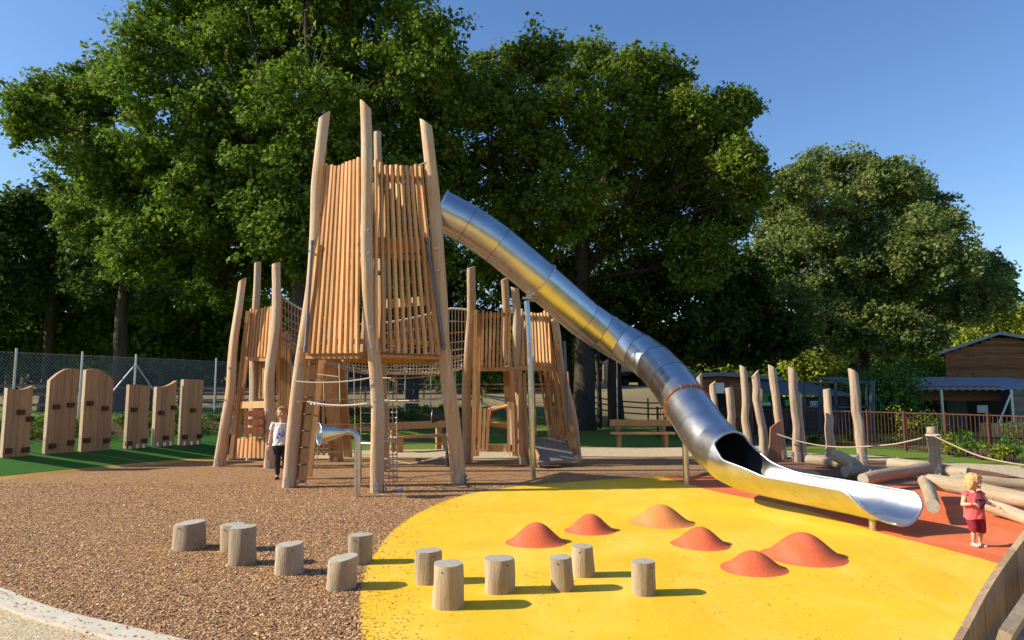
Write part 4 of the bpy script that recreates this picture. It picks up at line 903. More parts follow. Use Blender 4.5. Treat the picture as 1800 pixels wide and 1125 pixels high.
# ================================================================== DOOR PANELS ON THE TURF
doors = [((5,805),(50,803),682,678,'concave','leftmost and lowest brown timber panel on the turf',[(.55,.60),(.95,.50),(.15,.06),(.85,.06)]),
 ((80,799),(130,797),668,649,'rise','tall panel with its top arching up to the right',[(.25,.56),(.75,.58),(.2,.07),(.85,.1)]),
 ((143,795),(193,792),650,669,'fall','tall panel with its top arching down to the right',[(.18,.60),(.72,.53),(.15,.12),(.85,.10)]),
 ((222,790),(258,787),676,679,'flat','plain flat topped panel fourth from the left',[(.25,.58),(.1,.05),(.85,.08)]),
 ((271,786),(305,784),680,669,'concave','panel with a concave top rising right, fifth from the left',[(.25,.50),(.9,.58),(.55,.10)]),
 ((318,784),(353,782),667,668,'flat','narrow panel with steel feet nearest the small left tower',[(.5,.50),(.15,.10),(.9,.10)])]
for (bl, br, vl, vr, kind, lb, holds) in doors:
    a = GT(*bl); d = V((.46,.888,0)); lo, hi = .2, 2.5
    for _ in range(40):
        w_ = (lo+hi)/2; q = a+d*w_; uu = 900+F*q.x/(cp*q.y+sp*(q.z-H))
        if uu < br[0]: lo = w_
        else: hi = w_
    b_ = a+d*w_; hl = P(bl[0], vl, a.y).z; hr = P(br[0], vr, b_.y).z; z0 = min(a.z, b_.z)-.08; n = 8; top = []
    for k in range(n+1):
        q = k/n; z = hl+(hr-hl)*q
        z += {'rise': .13*math.sin(math.pi*q)*(1-.2*q), 'fall': .13*math.sin(math.pi*q), 'concave': -.06*math.sin(math.pi*q), 'flat': .015*math.sin(math.pi*q)}[kind]
        top.append((q, z))
    thick = V((-.888, .46, 0))*.12
    root = thing('door_panel', V((a.x,a.y,a.z)), lb, 'timber panel', 'timber panels on the turf')
    mb = MB(); npl = 4                     # upright planks
    def zt_(q): k = min(n-1, int(q*n)); f = q*n-k; return top[k][1]*(1-f)+top[k+1][1]*f
    for i in range(npl):
        q0, q1 = i/npl+.004, (i+1)/npl-.004; base0, base1 = a.lerp(b_, q0), a.lerp(b_, q1); ks = [q0+(q1-q0)*k/3 for k in range(4)]
        poly = [V((base0.x,base0.y,z0)), V((base1.x,base1.y,z0))] + [V((*(a.lerp(b_,k)).xy, zt_(k))) for k in ks[::-1]]
        mb.prism(poly, thick)
    mb.build('planks', M['door'], root)
    mb = MB(); e = a-d*.012; mb.prism([V((e.x,e.y,z0)), V((a.x-d.x*.001,a.y-d.y*.001,z0)), V((a.x-d.x*.001,a.y-d.y*.001,zt_(0))), V((e.x,e.y,zt_(0)))], thick*1.02); mb.build('sunlit_edge_strip', M['dooredge_lit'], root)  # thin strip on the left edge, sunlight painted in as paler wood
    nrm = V((.888,-.46,0)); hh = (hl+hr)/2-a.z
    for hx, hz in holds:
        p = a.lerp(b_, hx); p = V((p.x, p.y, a.z+hh*hz*1.0+.05))+nrm*.0
        mb = MB(); mb.beam(p-d*.075, p+d*.075, .11, .09, V((0,0,1))); mb.beam(p-d*.05+nrm*.05, p+d*.05+nrm*.05, .05, .04, V((0,0,1))); mb.build('hold', M['hold'], root)
    if kind == 'flat' or 'fifth' in lb:
        for hx in (.15,.5,.82):
            p = a.lerp(b_, hx)+nrm*.008; mb = MB(); mb.beam(p, p+V((0,0,.10)), .07, .012, d); mb.build('foot_plate', M['galv'], root)

# ================================================================== CHAIN LINK FENCE
fs0 = [(-9.5,1),(-6.6,1),(-3.9,1),(None,0)]
fence = thing('mesh_fence', st(0, 4.4), 'tall galvanised chain link fence along the top of the planted bank', 'fence')
def fpt(s_, z): p = st(s_, 4.42); return V((p.x, p.y, p.z+z))
def s_of_u(u):
    lo, hi = -12, 60
    for _ in range(50):
        m_ = (lo+hi)/2; q = fpt(m_, .9); uu = 900+F*q.x/(cp*q.y+sp*(q.z-H))
        if uu < u: lo = m_
        else: hi = m_
    return lo
sposts = [s_of_u(u) for u in (-210,-90,24,141,236,378,470,545,610,665,712,757,800,835)]
for s_ in sposts:
    mb = MB(); mb.tube([fpt(s_,-.1), fpt(s_,1.95)], .03, n=8); mb.build('fence_post', M['galv'], fence)
s3 = sposts[4]
for ds in (-1.25, 1.25):
    mb = MB(); mb.tube([fpt(s3,1.65), fpt(s3+ds,.05)], .022, n=6); mb.build('brace', M['galv'], fence)
mb = MB(); s0_, s1_ = sposts[0], sposts[-1]; Hf = 1.85; pitch = .085
for z in (.03, .95, 1.84):
    rope(mb, [fpt(s0_, z), fpt(s1_, z)], .004, 3)
k = s0_-Hf
while k < s1_:
    for sg in (1, -1):
        a0, z0_ = (k, 0) if sg == 1 else (k, Hf); a1, z1_ = (k+Hf, Hf) if sg == 1 else (k+Hf, 0)
        lo_, hi_ = max(a0, s0_), min(a1, s1_)
        if hi_-lo_ > .05:
            za = z0_+(lo_-a0)*sg; zb_ = z0_+(hi_-a0)*sg; mb.tube([fpt(lo_, za), fpt(hi_, zb_)], .0033, n=3, caps=False, sm=False)
    k += pitch
mb.build('wire_mesh', M['galv'], fence)
# paddock rail fences on the far field
def railfence(name, label, pts, hh=1.15, sp_=2.4, mat='rail', rails=(.35,.72,1.05), pr=.05, r=.045):
    root = thing(name, pts[0], label, 'fence'); mb = MB(); pm = MB()
    for a, b_ in zip(pts[:-1], pts[1:]):
        n = max(1, round((b_-a).length/sp_))
        for i in range(n+1):
            p = a.lerp(b_, i/n); p = V((p.x, p.y, hgt(p.x,p.y))); pm = MB(); pm.box(p+V((0,0,hh/2)), pr*2, pr*2, hh+.1); pm.build('post', M[mat], root)
            if i < n:
                q = a.lerp(b_, (i+1)/n); q = V((q.x, q.y, hgt(q.x,q.y)))
                for z in rails: mb.beam(p+V((0,-pr-.02,z)), q+V((0,-pr-.02,z)), r*2, .035, V((0,0,1)))
    mb.build('rails', M[mat], root); return root
gp = lambda u, v: GT(u, v)
railfence('rail_fence', 'brown wooden paddock rail fence beyond the mesh fence at left', [st(-9,12), st(6,12.5), st(16,14)], 1.3)
railfence('rail_fence', 'farther wooden rail fence crossing the dry field behind the panels', [V((-26,44,0)), V((-12,44,0)), V((-2,46,0))])
railfence('rail_fence', 'wooden rail fence seen under the net bridge on the dry field', [V((-9,52,0)), V((5,52,0))])
railfence('rail_fence', 'wooden rail fence seen between the trunks under the slide', [V((4.5,43,0)), V((12.5,43,0))], 1.3, 2.0)

# ================================================================== BENCHES
def bench(label, a, b_, legs=(.13,.87), lw=.11, back=True):
    a, b_ = V(a), V(b_); d = (b_-a).normalized(); nrm = V((d.y, -d.x, 0)); nrm = nrm if nrm.y < 0 else -nrm
    root = thing('park_bench', a, label, 'bench', 'timber benches beyond the path')
    mb = MB(); mb.beam(a+V((0,0,.42))+nrm*.16, b_+V((0,0,.42))+nrm*.16, .40, .065, nrm); mb.build('seat', M['beamwood'], root)
    mb = MB(); mb.beam(a+V((0,0,.73))-nrm*.06, b_+V((0,0,.73))-nrm*.06, .21, .055, V((0,0,1))); mb.build('backrest', M['beamwood'], root)
    for q in legs:
        mb = MB(); p = a.lerp(b_, q); mb.beam(p-nrm*.10+V((0,0,-.05)), p-nrm*.10+V((0,0,.70)), lw, .07, d); mb.beam(p+nrm*.22+V((0,0,-.05)), p+nrm*.22+V((0,0,.39)), lw, .07, d); mb.build('leg', M['beamwood'], root)
bench('plain timber bench on the grass under the middle of the slide', G(1073,784), G(1183,784))
bench('timber bench seen through the legs of the tall tower', G(684,795), G(786,788), (.1,.88), .20)

# ================================================================== PALISADE AT THE RIGHT CORNER
pal = thing('plank_wall', G(1780, 1095), 'curved wall of upright planks dropping to the ground at the right corner', 'plank wall')
tops = [(1862,845,5.75),(1830,890,5.55),(1800,931,5.35),(1774,965,5.2),(1752,994,5.05),(1733,1022,4.92),(1716,1050,4.78),(1702,1076,4.65),(1689,1100,4.52),(1676,1122,4.40),(1664,1140,4.28)]
tp = [P(*q) for q in tops]; pieces = smooth_poly(tp, 1)
for i in range(len(tp)-1):
    a, b_ = tp[i], tp[i+1]; d = V((b_.x-a.x, b_.y-a.y, 0)).normalized(); nn = V((-d.y, d.x, 0)); nn = nn if nn.x > 0 else -nn
    a2 = a+(b_-a)*.02; b2 = a+(b_-a)*.98; mb = MB(); th = nn*.045
    mb.hexa([V((a2.x,a2.y,-.05)), V((b2.x,b2.y,-.05)), V((b2.x,b2.y,-.05))+th, V((a2.x,a2.y,-.05))+th], [a2, b2, b2+th, a2+th]); mb.build('plank', M['greyboard2'], pal)
A_, B_ = P(1812,1003,5.2), P(1722,1128,4.35)
mb = MB(); mb.beam(A_+V((.14,0,0)), B_+V((.14,0,0)), .07, .14, V((1,.3,0))); mb.build('sloping_rail', M['grey'], pal)

# ================================================================== RUSTY RAILING
rf_ = thing('iron_railing', V((11.1,21.3,0)), 'rusty upright bar railing along the planted bed at right', 'railing')
line = [V((5.6,26.5,0)), V((7.6,25.6,0)), V((9.5,23.9,0)), V((11.15,21.6,0)), V((12.2,19.4,0)), V((13.1,17.2,0)), V((13.9,14.8,0))]
bars = MB(); rl = MB(); Ls = 0
for a, b_ in zip(line[:-1], line[1:]):
    n = int((b_-a).length/.115)
    for i in range(n):
        p = a.lerp(b_, i/n); bars.box(p+V((0,0,.56)), .02, .02, 1.08)
    rl.beam(a+V((0,0,1.10)), b_+V((0,0,1.10)), .05, .03); rl.beam(a+V((0,0,.12)), b_+V((0,0,.12)), .04, .02)
o = bars.build('bars', M['rust'], rf_); rl.build('top_rail', M['rust'], rf_)
for i, p in enumerate([l for l in line] + [line[k].lerp(line[k+1], .5) for k in range(len(line)-1)]):
    mb = MB(); mb.box(p+V((0,0,.57)), .075,.075,1.18); mb.build('railing_post', M['rust'], rf_)

# ================================================================== BUILDINGS AT RIGHT
M['roofgrey'] = plain('grey_roofing', (.16,.17,.18), .55, 0, .15, 3); M['roofpale'] = plain('pale_corrugated_roof', (.24,.27,.31), .5, .2, .12, 2)
M['brick'] = None
m, t, b = newmat('red_brick'); br_ = t.nodes.new('ShaderNodeTexBrick'); mp = mapping(t, (1,1,1)); sx = t.nodes.new('ShaderNodeSeparateXYZ'); t.links.new(mp, sx.inputs[0]); cb = t.nodes.new('ShaderNodeCombineXYZ'); t.links.new(sx.outputs[0], cb.inputs[0]); t.links.new(sx.outputs[2], cb.inputs[1])
t.links.new(cb.outputs[0], br_.inputs[0]); br_.inputs['Scale'].default_value = 4.4; br_.inputs['Color1'].default_value = (.42,.16,.08,1); br_.inputs['Color2'].default_value = (.30,.11,.06,1); br_.inputs['Mortar'].default_value = (.45,.40,.34,1); br_.inputs['Mortar Size'].default_value = .03
t.links.new(br_.outputs[0], b.inputs['Base Color']); b.inputs['Roughness'].default_value = .85; M['brick'] = m
M['darkroom'] = plain('dark_interior', (.03,.03,.032), .8); M['paleboard'] = plain('pale_notice', (.62,.64,.58), .6); M['paper'] = plain('white_sign', (.75,.76,.74), .6); M['green'] = plain('green_poster', (.08,.35,.05), .6)  # dark_interior: unlit insides painted near-black, also used for glass and wheels
def cladding(mb, p0, p1, z0, ztop, step=.16, proud=.02):
    """horizontal lapped boards from p0 to p1; ztop(q) gives the eave line"""
    p0, p1 = V(p0), V(p1); d = (p1-p0).normalized(); n = V((d.y, -d.x, 0)); n = n if n.y < 0 else -n; z = z0
    mz = max(ztop(q/20) for q in range(21))
    while z < mz:
        qs = [q/40 for q in range(41) if ztop(q/40) > z+.03]
        if qs:
            a = p0.lerp(p1, qs[0]); b_ = p0.lerp(p1, qs[-1]); zt2 = z+step*.96
            q0 = [V((a.x,a.y,z)), V((b_.x,b_.y,z))]
            mb.hexa([q0[0]+n*proud, q0[1]+n*proud, q0[1]-n*.03, q0[0]-n*.03], [V((a.x,a.y,zt2)), V((b_.x,b_.y,zt2)), V((b_.x,b_.y,zt2))-n*.03, V((a.x,a.y,zt2))-n*.03])
        z += step
barn = thing('barn', P(1730,665,36), 'brown boarded barn with a shallow pale gable roof at the right edge', 'barn')
YB = 35.0; xl = P(1662,640,YB).x; xr = xl+8.6; ze = P(1662,622,YB).z; zp = P(1757,592,YB).z; xp = P(1757,592,YB).x
gz = lambda q: (ze+(zp-ze)*min(1,(q*8.6)/(xp-xl))) if q*8.6 < xp-xl else zp-(zp-ze)*min(1,(q*8.6-(xp-xl))/(8.6-(xp-xl)))
mb = MB(); cladding(mb, (xl,YB,0), (xr,YB,0), 0, lambda q: gz(q), .15); sk = V((5.4,7.4,0)); mb.prism([V((xl,YB+.03,0)), V((xr,YB+.03,0)), V((xr,YB+.03,ze-.05)), V((xp,YB+.03,zp-.05)), V((xl,YB+.03,ze-.05))], sk); mb.build('wall', M['barn'], barn)
mb = MB()
for xa, za, xb_, zb2 in ((xl-.3, ze-.06, xp, zp+.10), (xp, zp+.10, xr+.3, ze-.06)):
    q4 = [V((xa-.2,YB-.3,za)), V((xb_-.2,YB-.3,zb2)), V((xb_-.2,YB-.3,zb2))+sk, V((xa-.2,YB-.3,za))+sk]; mb.hexa(q4, [q+V((0,0,.14)) for q in q4])
mb.build('roof', M['roofpale'], barn)
# open fronted shelter with corrugated roof
sh = thing('shelter', P(1690,740,31), 'low open fronted shelter with a pale corrugated roof in front of the barn', 'shelter')
YS = 29.5; x0 = P(1592,700,YS).x; x1 = P(1776,700,YS).x; zf = P(1680,684,YS).z; YR = 34.6; zr = zf+.62
mb = MB(); n = 110
for i in range(n):
    xa = x0-.2+(x1-x0+5.0)*i/n; xb_ = x0-.2+(x1-x0+5.0)*(i+1)/n; za = .03*math.sin(i*1.57); zb2 = .03*math.sin((i+1)*1.57); k0 = .0; sk = -1.6
    mb.add([(xa,YS,zf+za),(xb_,YS,zf+zb2),(xb_+sk,YR,zr+zb2),(xa+sk,YR,zr+za),(xa,YS,zf+za-.03),(xb_,YS,zf+zb2-.03),(xb_+sk,YR,zr+zb2-.03),(xa+sk,YR,zr+za-.03)], [(0,1,2,3),(7,6,5,4),(0,4,5,1)], rnd=.5, sm=False)
mb.build('roof', M['roofpale'], sh)
mb = MB(); mb.box(V(((x0+x1)/2+1.5, YR-.6, 1.05)), x1-x0+4, .1, 2.1); mb.box(V((x0-.1, (YS+YR)/2, 1.0)), .1, YR-YS-.4, 2.0); mb.build('back_wall', M['darkroom'], sh)  # inner walls coloured near-black for the shade under the roof
mb = MB(); cladding(mb, (x0,YS+.6,0), (x1,YS+.6,0), zf-.5, lambda q: zf+.02, .16); mb.build('fascia', M['barn'], sh)
mb = MB(); cladding(mb, (x1+.05,YS+.0,0), (x1+3.2,YS-.3,0), 0, lambda q: zf-.05, .15); mb.build('end_wall', M['greyboard'], sh)
for u in (1655, 1778): mb = MB(); x = P(u,700,YS).x; mb.box(V((x,YS+.02,zf/2)), .11,.11,zf-.06); mb.build('column', M['galv'], sh)
mb = MB(); mb.tube([P(1776,694,YS-.05), P(1752,752,YS-.1)], .05, n=6); mb.build('brace', M['galv'], sh)
mb = MB(); mb.box(V((P(1682,730,33).x, 33, .95)), .95, .1, 1.9); mb.build('inner_door', M['roofgrey'], sh)
mb = MB(); mb.box(P(1727,719,YS+.6), .46,.03,.33); mb.build('notice_board', M['paleboard'], sh)
mb = MB(); mb.box(V((P(1748,765,27).x, 26.5, .28)), 1.5, .5, .5); mb.box(V((P(1772,765,27).x, 26.3, .22)), .5, .5, .4); o = mb.build('timber_planter', M['slat'], None, loc=(P(1748,765,27).x, 26.5, 0)); tag(o, 'square timber planter box behind the rusty railing', 'planter')
pil = thing('brick_pillar', P(1564,740,30.5), 'square red brick pillar with a pale coping left of the shelter', 'pillar')
pc = P(1565,684,31); mb = MB(); mb.box(V((pc.x,31,pc.z/2)), .68,.68,pc.z); mb.build('shaft', M['brick'], pil); mb = MB(); mb.box(V((pc.x,31,pc.z+.05)), .80,.80,.10); mb.build('coping', M['concrete'], pil)
# shed with curved grey roof behind the standing timbers
sd_ = thing('timber_shed', P(1270,760,27), 'brown boarded shed with a grey curved roof behind the standing timbers', 'shed')
YD = 27.5; xa = P(1225,700,YD).x; xb_ = P(1322,700,YD).x; zt2 = P(1262,668,YD).z
hz = lambda q: P(1240,670-14*0,YD).z + 0
mb = MB(); roofz = lambda x: P(1265,657,YD).z - .055*abs((x-P(1262,660,YD).x))**1.35
cladding(mb, (xa,YD,0), (P(1256,700,YD).x,YD,0), 0, lambda q: roofz(xa+(P(1256,700,YD).x-xa)*q)-.12, .14); cladding(mb, (P(1284,700,YD).x,YD,0), (xb_,YD,0), 0, lambda q: roofz(P(1284,700,YD).x+(xb_-P(1284,700,YD).x)*q)-.12, .14)
cladding(mb, (P(1256,700,YD).x,YD,0), (P(1284,700,YD).x,YD,0), P(1270,688,YD).z, lambda q: roofz(P(1270,700,YD).x)-.16, .14); mb.build('wall', M['barn'], sd_)
mb = MB(); mb.box(V((P(1270,700,YD).x, YD+1.5, 1.0)), 4.0, .1, 2.0); mb.build('doorway_shade_panel', M['darkroom'], sd_)  # near-black panel, shade inside the open door put into its colour
mb = MB(); X0 = P(1218,700,YD).x; X1 = P(1500,700,YD).x-2.9
for i in range(16):
    a = X0+(X1-X0)*i/16; b2 = X0+(X1-X0)*(i+1)/16; mb.hexa([V((a,YD-.3,roofz(a)-.10)), V((b2,YD-.3,roofz(b2)-.10)), V((b2,YD+4,roofz(b2)-.1)), V((a,YD+4,roofz(a)-.1))], [V((a,YD-.3,roofz(a)+.06)), V((b2,YD-.3,roofz(b2)+.06)), V((b2,YD+4,roofz(b2)+.06)), V((a,YD+4,roofz(a)+.06))])
mb.build('roof', M['roofgrey'], sd_)
mb = MB(); mb.box(P(1262,682,YD-.05), .5,.03,.42); mb.build('white_sign', M['paper'], sd_)
# dark aviary behind steel frames
av = thing('aviary', P(1400,760,29), 'dark netted animal enclosure with a sloping grey roof behind the steel gate frames', 'enclosure')
YA = 29.0; xa = P(1322,700,YA).x; xb_ = P(1490,700,YA).x; za = P(1400,694,YA).z
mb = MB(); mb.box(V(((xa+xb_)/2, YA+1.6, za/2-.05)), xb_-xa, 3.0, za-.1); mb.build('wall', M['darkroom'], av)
mb = MB(); mb.hexa([V((xa,YA-.2,za)), V((xb_+.2,YA-.2,za-.05)), V((xb_-.5,YA+3.4,za+.55)), V((xa,YA+3.4,za+.6))], [V((xa,YA-.2,za+.06)), V((xb_+.2,YA-.2,za+.01)), V((xb_-.5,YA+3.4,za+.61)), V((xa,YA+3.4,za+.66))]); mb.build('roof', M['roofgrey'], av)
po = thing('poster_board', P(1350,712,28.6), 'green animal poster board fixed behind the standing timbers', 'poster')
mb = MB(); mb.box(P(1350,703,28.6), .60,.03,.52); mb.build('board', M['green'], po); mb = MB(); mb.ell(P(1355,700,28.57), .13,.015,.13); mb.ell(P(1359,708,28.57), .10,.015,.14); mb.build('dark_shape', M['darkroom'], po)
mb = MB(); mb.box(P(1350,710,28.58), .46,.01,.10); mb.build('white_band', M['paper'], po)
o = MB(); o.box(P(1385,708,28.6), .24,.03,.24); o = o.build('small_sign', M['green'], None, loc=P(1385,708,28.6)); tag(o, 'small green sign just right of the animal poster', 'sign')
sg = thing('enclosure_sign', P(1431,710,23.9), 'small white bordered sign hanging on the steel gate frame', 'sign')
mb = MB(); mb.box(P(1431,710,23.8), .25,.02,.18); mb.build('plate', M['paper'], sg); mb = MB(); mb.box(P(1431,710,23.78), .21,.02,.14); mb.build('dark_panel', M['bluegrey'], sg)
mb = MB(); mb.box(P(1431,708.6,23.765), .14,.01,.018); mb.box(P(1431,711.5,23.765), .14,.01,.018); mb.build('pale_lines', M['paper'], sg)
def frame(label, u0, u1, vt, vb, Y, mids=()):
    root = thing('gate_frame', P(u0,vb,Y), label, 'gate frame', 'blue grey steel frames of the enclosure')
    for u in (u0,)+tuple(mids)+(u1,):
        mb = MB(); mb.beam(P(u,vb,Y), P(u,vt,Y), .06,.06); mb.build('upright', M['bluegrey'], root)
    for v_ in (vt, (vt+vb)/2, vb): mb = MB(); mb.beam(P(u0,v_,Y), P(u1,v_,Y), .06,.06, V((0,0,1))); mb.build('crossbar', M['bluegrey'], root)
    mb = MB(); a = P(u0,vt,Y); b_ = P(u1,vb,Y); w_ = b_.x-a.x; h_ = a.z-b_.z; k = .12
    while k < w_: mb.tube([V((a.x+k,Y,b_.z)), V((a.x+k,Y,a.z))], .005, n=3, caps=False); k += .12
    k = .12
    while k < h_: mb.tube([V((a.x,Y,b_.z+k)), V((b_.x,Y,b_.z+k))], .005, n=3, caps=False); k += .12
    mb.build('mesh_infill', M['bluegrey'], root); return root
frame('left steel frame panel just right of the knuckled timber', 1414,1440,672,760,23.8)
frame('middle steel frame gate behind the shorter thick timber', 1443,1468,672,760,23.9)
frame('right steel frame panel behind the tallest timber', 1470,1523,671,760,24.0)
mb = MB(); mb.tube([P(1533,765,24.2), P(1533,669,24.2)], .09, n=10); mb.tube([P(1536,690,24.2), P(1556,720,24.1)], .03, n=6); o = mb.build('steel_column', M['bluegrey'], None, loc=P(1533,765,24.2)); tag(o, 'dark steel column with a stay at the right end of the frames', 'column')
# far things under the trees
fb = thing('far_shed', P(1098,690,80), 'small pale building far beyond the trunks under the slide', 'building')
mb = MB(); c = P(1092,676,78); gz0 = hgt(c.x,78); mb.box(V((c.x,78,gz0+1.0)), 4.5, 4, 2.2); mb.build('wall', M['greyboard'], fb); mb = MB(); mb.prism([V((c.x-2.5,76,gz0+2.1)), V((c.x+2.5,76,gz0+2.1)), V((c.x,76,gz0+3.2))], V((0,4.4,0))); mb.build('roof', M['roofgrey'], fb)
def car(label, c, col, rz=0):
    c = V(c); root = thing('parked_car', c, label, 'car', 'cars parked far behind the trunks'); m_ = plain('car_paint', col, .3, .3)
    mb = MB(); L, W_ = 4.2, 1.7; prof = [(-2.1,.35),(-2.1,.80),(-1.95,.95),(-1.2,1.0),(-.7,1.42),(.7,1.45),(1.25,1.0),(2.0,.88),(2.1,.7),(2.1,.35)]
    mb.prism([c+V((x,-W_/2,z)) for x, z in prof], V((0,W_,0))); mb.build('body', m_, root)
    mb = MB(); mb.prism([c+V((x,-W_/2-.01,z)) for x, z in [(-1.0,1.02),(-.62,1.36),(.62,1.38),(1.05,1.02)]], V((0,W_+.02,0))); mb.build('window', M['darkroom'], root)
    for x in (-1.3, 1.3): mb = MB(); mb.tube([c+V((x,-W_/2-.02,.33)), c+V((x,W_/2+.02,.33))], .33, n=16); mb.build('wheel', M['darkroom'], root)
for lb, u, col in (('dark blue car parked far beyond the trunks', 1107, (.02,.03,.06)), ('silver car parked beside the dark blue one', 1121, (.45,.46,.48))):
    p = P(u,700,70); car(lb, (p.x,70,hgt(p.x,70)), col)
for i, (u, Y, h_, r_) in enumerate([(1052,33,6.5,.13),(1002,38,7,.2),(1080,39,7,.26),(962,42,7,.16),(718,34,6,.19),(730,36,6,.15),(207,27,6,.30),(80,30,6,.25)]):
    p = P(u,700,Y); z = hgt(p.x,Y); mb = MB(); mb.tube([V((p.x+math.sin(k*1.3)*.05, Y, z-.1+h_*k/6)) for k in range(7)], [r_*1.3]+[r_*(1-.35*k/6) for k in range(1,7)], n=10)
    root = thing('tree_trunk', (p.x,Y,z), ['slim dark trunk between the two big trunks right of the small right tower','dark trunk just behind the right tower','thick forked looking trunk nearest the bench','thin dark trunk seen behind the right tower','dark trunk seen beneath the net bridge, left one','slimmer dark trunk seen beneath the net bridge','broad sunlit trunk behind the mesh fence left of the brace','trunk behind the mesh fence beside the first arched panel'][i], 'tree')
    mb.build('trunk', M['trunk'], root)
    cs = np.array([(random.gauss(0,1.3), random.gauss(0,1.0), h_*random.uniform(.75,1.15)) for _ in range(40)]); v, q, rn = leaves(cs, np.full(40,.7), 70, .2, .7)
    o = fastmesh('crown', v, q, None, M['leaf_dark'], rn); o.parent = root; o['_w'] = [p.x,Y,z]
mb = MB(); lp = GT(1086,740); 
for u in (1086,): mb.tube([GT(1086,752), GT(1086,752)+V((0,0,3.4))], .03, n=6)
o = mb.build('slim_pole', M['galv'], None, loc=GT(1086,752)); tag(o, 'slim grey pole standing on the grass behind the bench', 'pole')
mb = MB(); c = G(698,864); mb.ell(c+V((0,0,.02)), .10,.05,.022, 10, 6); mb.ell(c+V((.07,.02,.03)), .04,.03,.025, 8, 5); o = mb.build('litter', plain('pale_blue_plastic', (.45,.5,.7), .3), None, loc=c); tag(o, 'crumpled pale plastic lying by the front post of the tall tower', 'litter')

# ================================================================== PEOPLE
M['skin'] = plain('skin', (.62,.36,.25), .5, 0, .06, 6, .03); M['hairblond'] = plain('blond_hair', (.55,.34,.14), .55, 0, .3, 40, .6); M['hairred'] = plain('light_ginger_hair', (.42,.20,.08), .55, 0, .3, 40, .6)
M['coral'] = plain('coral_cotton', (.66,.10,.10), .85, 0, .1, 14, .3); M['maroon'] = plain('maroon_cotton', (.24,.012,.03), .85, 0, .12, 14, .3); M['navy'] = plain('navy_print', (.015,.015,.05), .8)
M['white'] = plain('white_cotton', (.72,.72,.72), .85, 0, .05, 14, .3); M['black'] = plain('black_leggings', (.018,.018,.022), .7, 0, .2, 14, .2); M['silver'] = plain('silver_pink_shoe', (.60,.42,.38), .4); M['eye'] = plain('dark_eye', (.03,.02,.015), .2); M['lip'] = plain('lips', (.45,.13,.12), .5); M['greycloth'] = plain('pale_grey_cotton', (.48,.5,.53), .85)
def voxel(o, size, smooth=2):
    r = o.modifiers.new('remesh', 'REMESH'); r.mode = 'VOXEL'; r.voxel_size = size; r.use_smooth_shade = True
    s_ = o.modifiers.new('smooth', 'SMOOTH'); s_.factor = .5; s_.iterations = smooth; return o
def hand(mb, w_, d, palm_up, s, curl=.5):
    """w_: wrist, d: direction, s: hand length"""
    d = V(d).normalized(); up = V(palm_up); side = d.cross(up).normalized(); up = side.cross(d).normalized(); c = V(w_)
    mb.ell(c+d*s*.28, s*.24, s*.20, s*.13, 10, 6, rot=Matrix((side, d, up)).transposed()) 
    for k, ln in enumerate((.40,.47,.44,.34)):
        b0 = c + d*s*.44 + side*s*(-.17+.115*k); L = s*ln; p = [b0]
        ang = 0
        for j in range(3): ang += curl*.7; p.append(p[-1] + (d*math.cos(ang) - up*math.sin(ang))*L/3)
        mb.tube(p, [s*.055,s*.052,s*.047,s*.038], n=6)
    b0 = c + d*s*.15 - side*s*.18; mb.tube([b0, b0-side*s*.14+d*s*.12-up*s*.05, b0-side*s*.16+d*s*.28-up*s*.10], [s*.07,s*.06,s*.045], n=6)
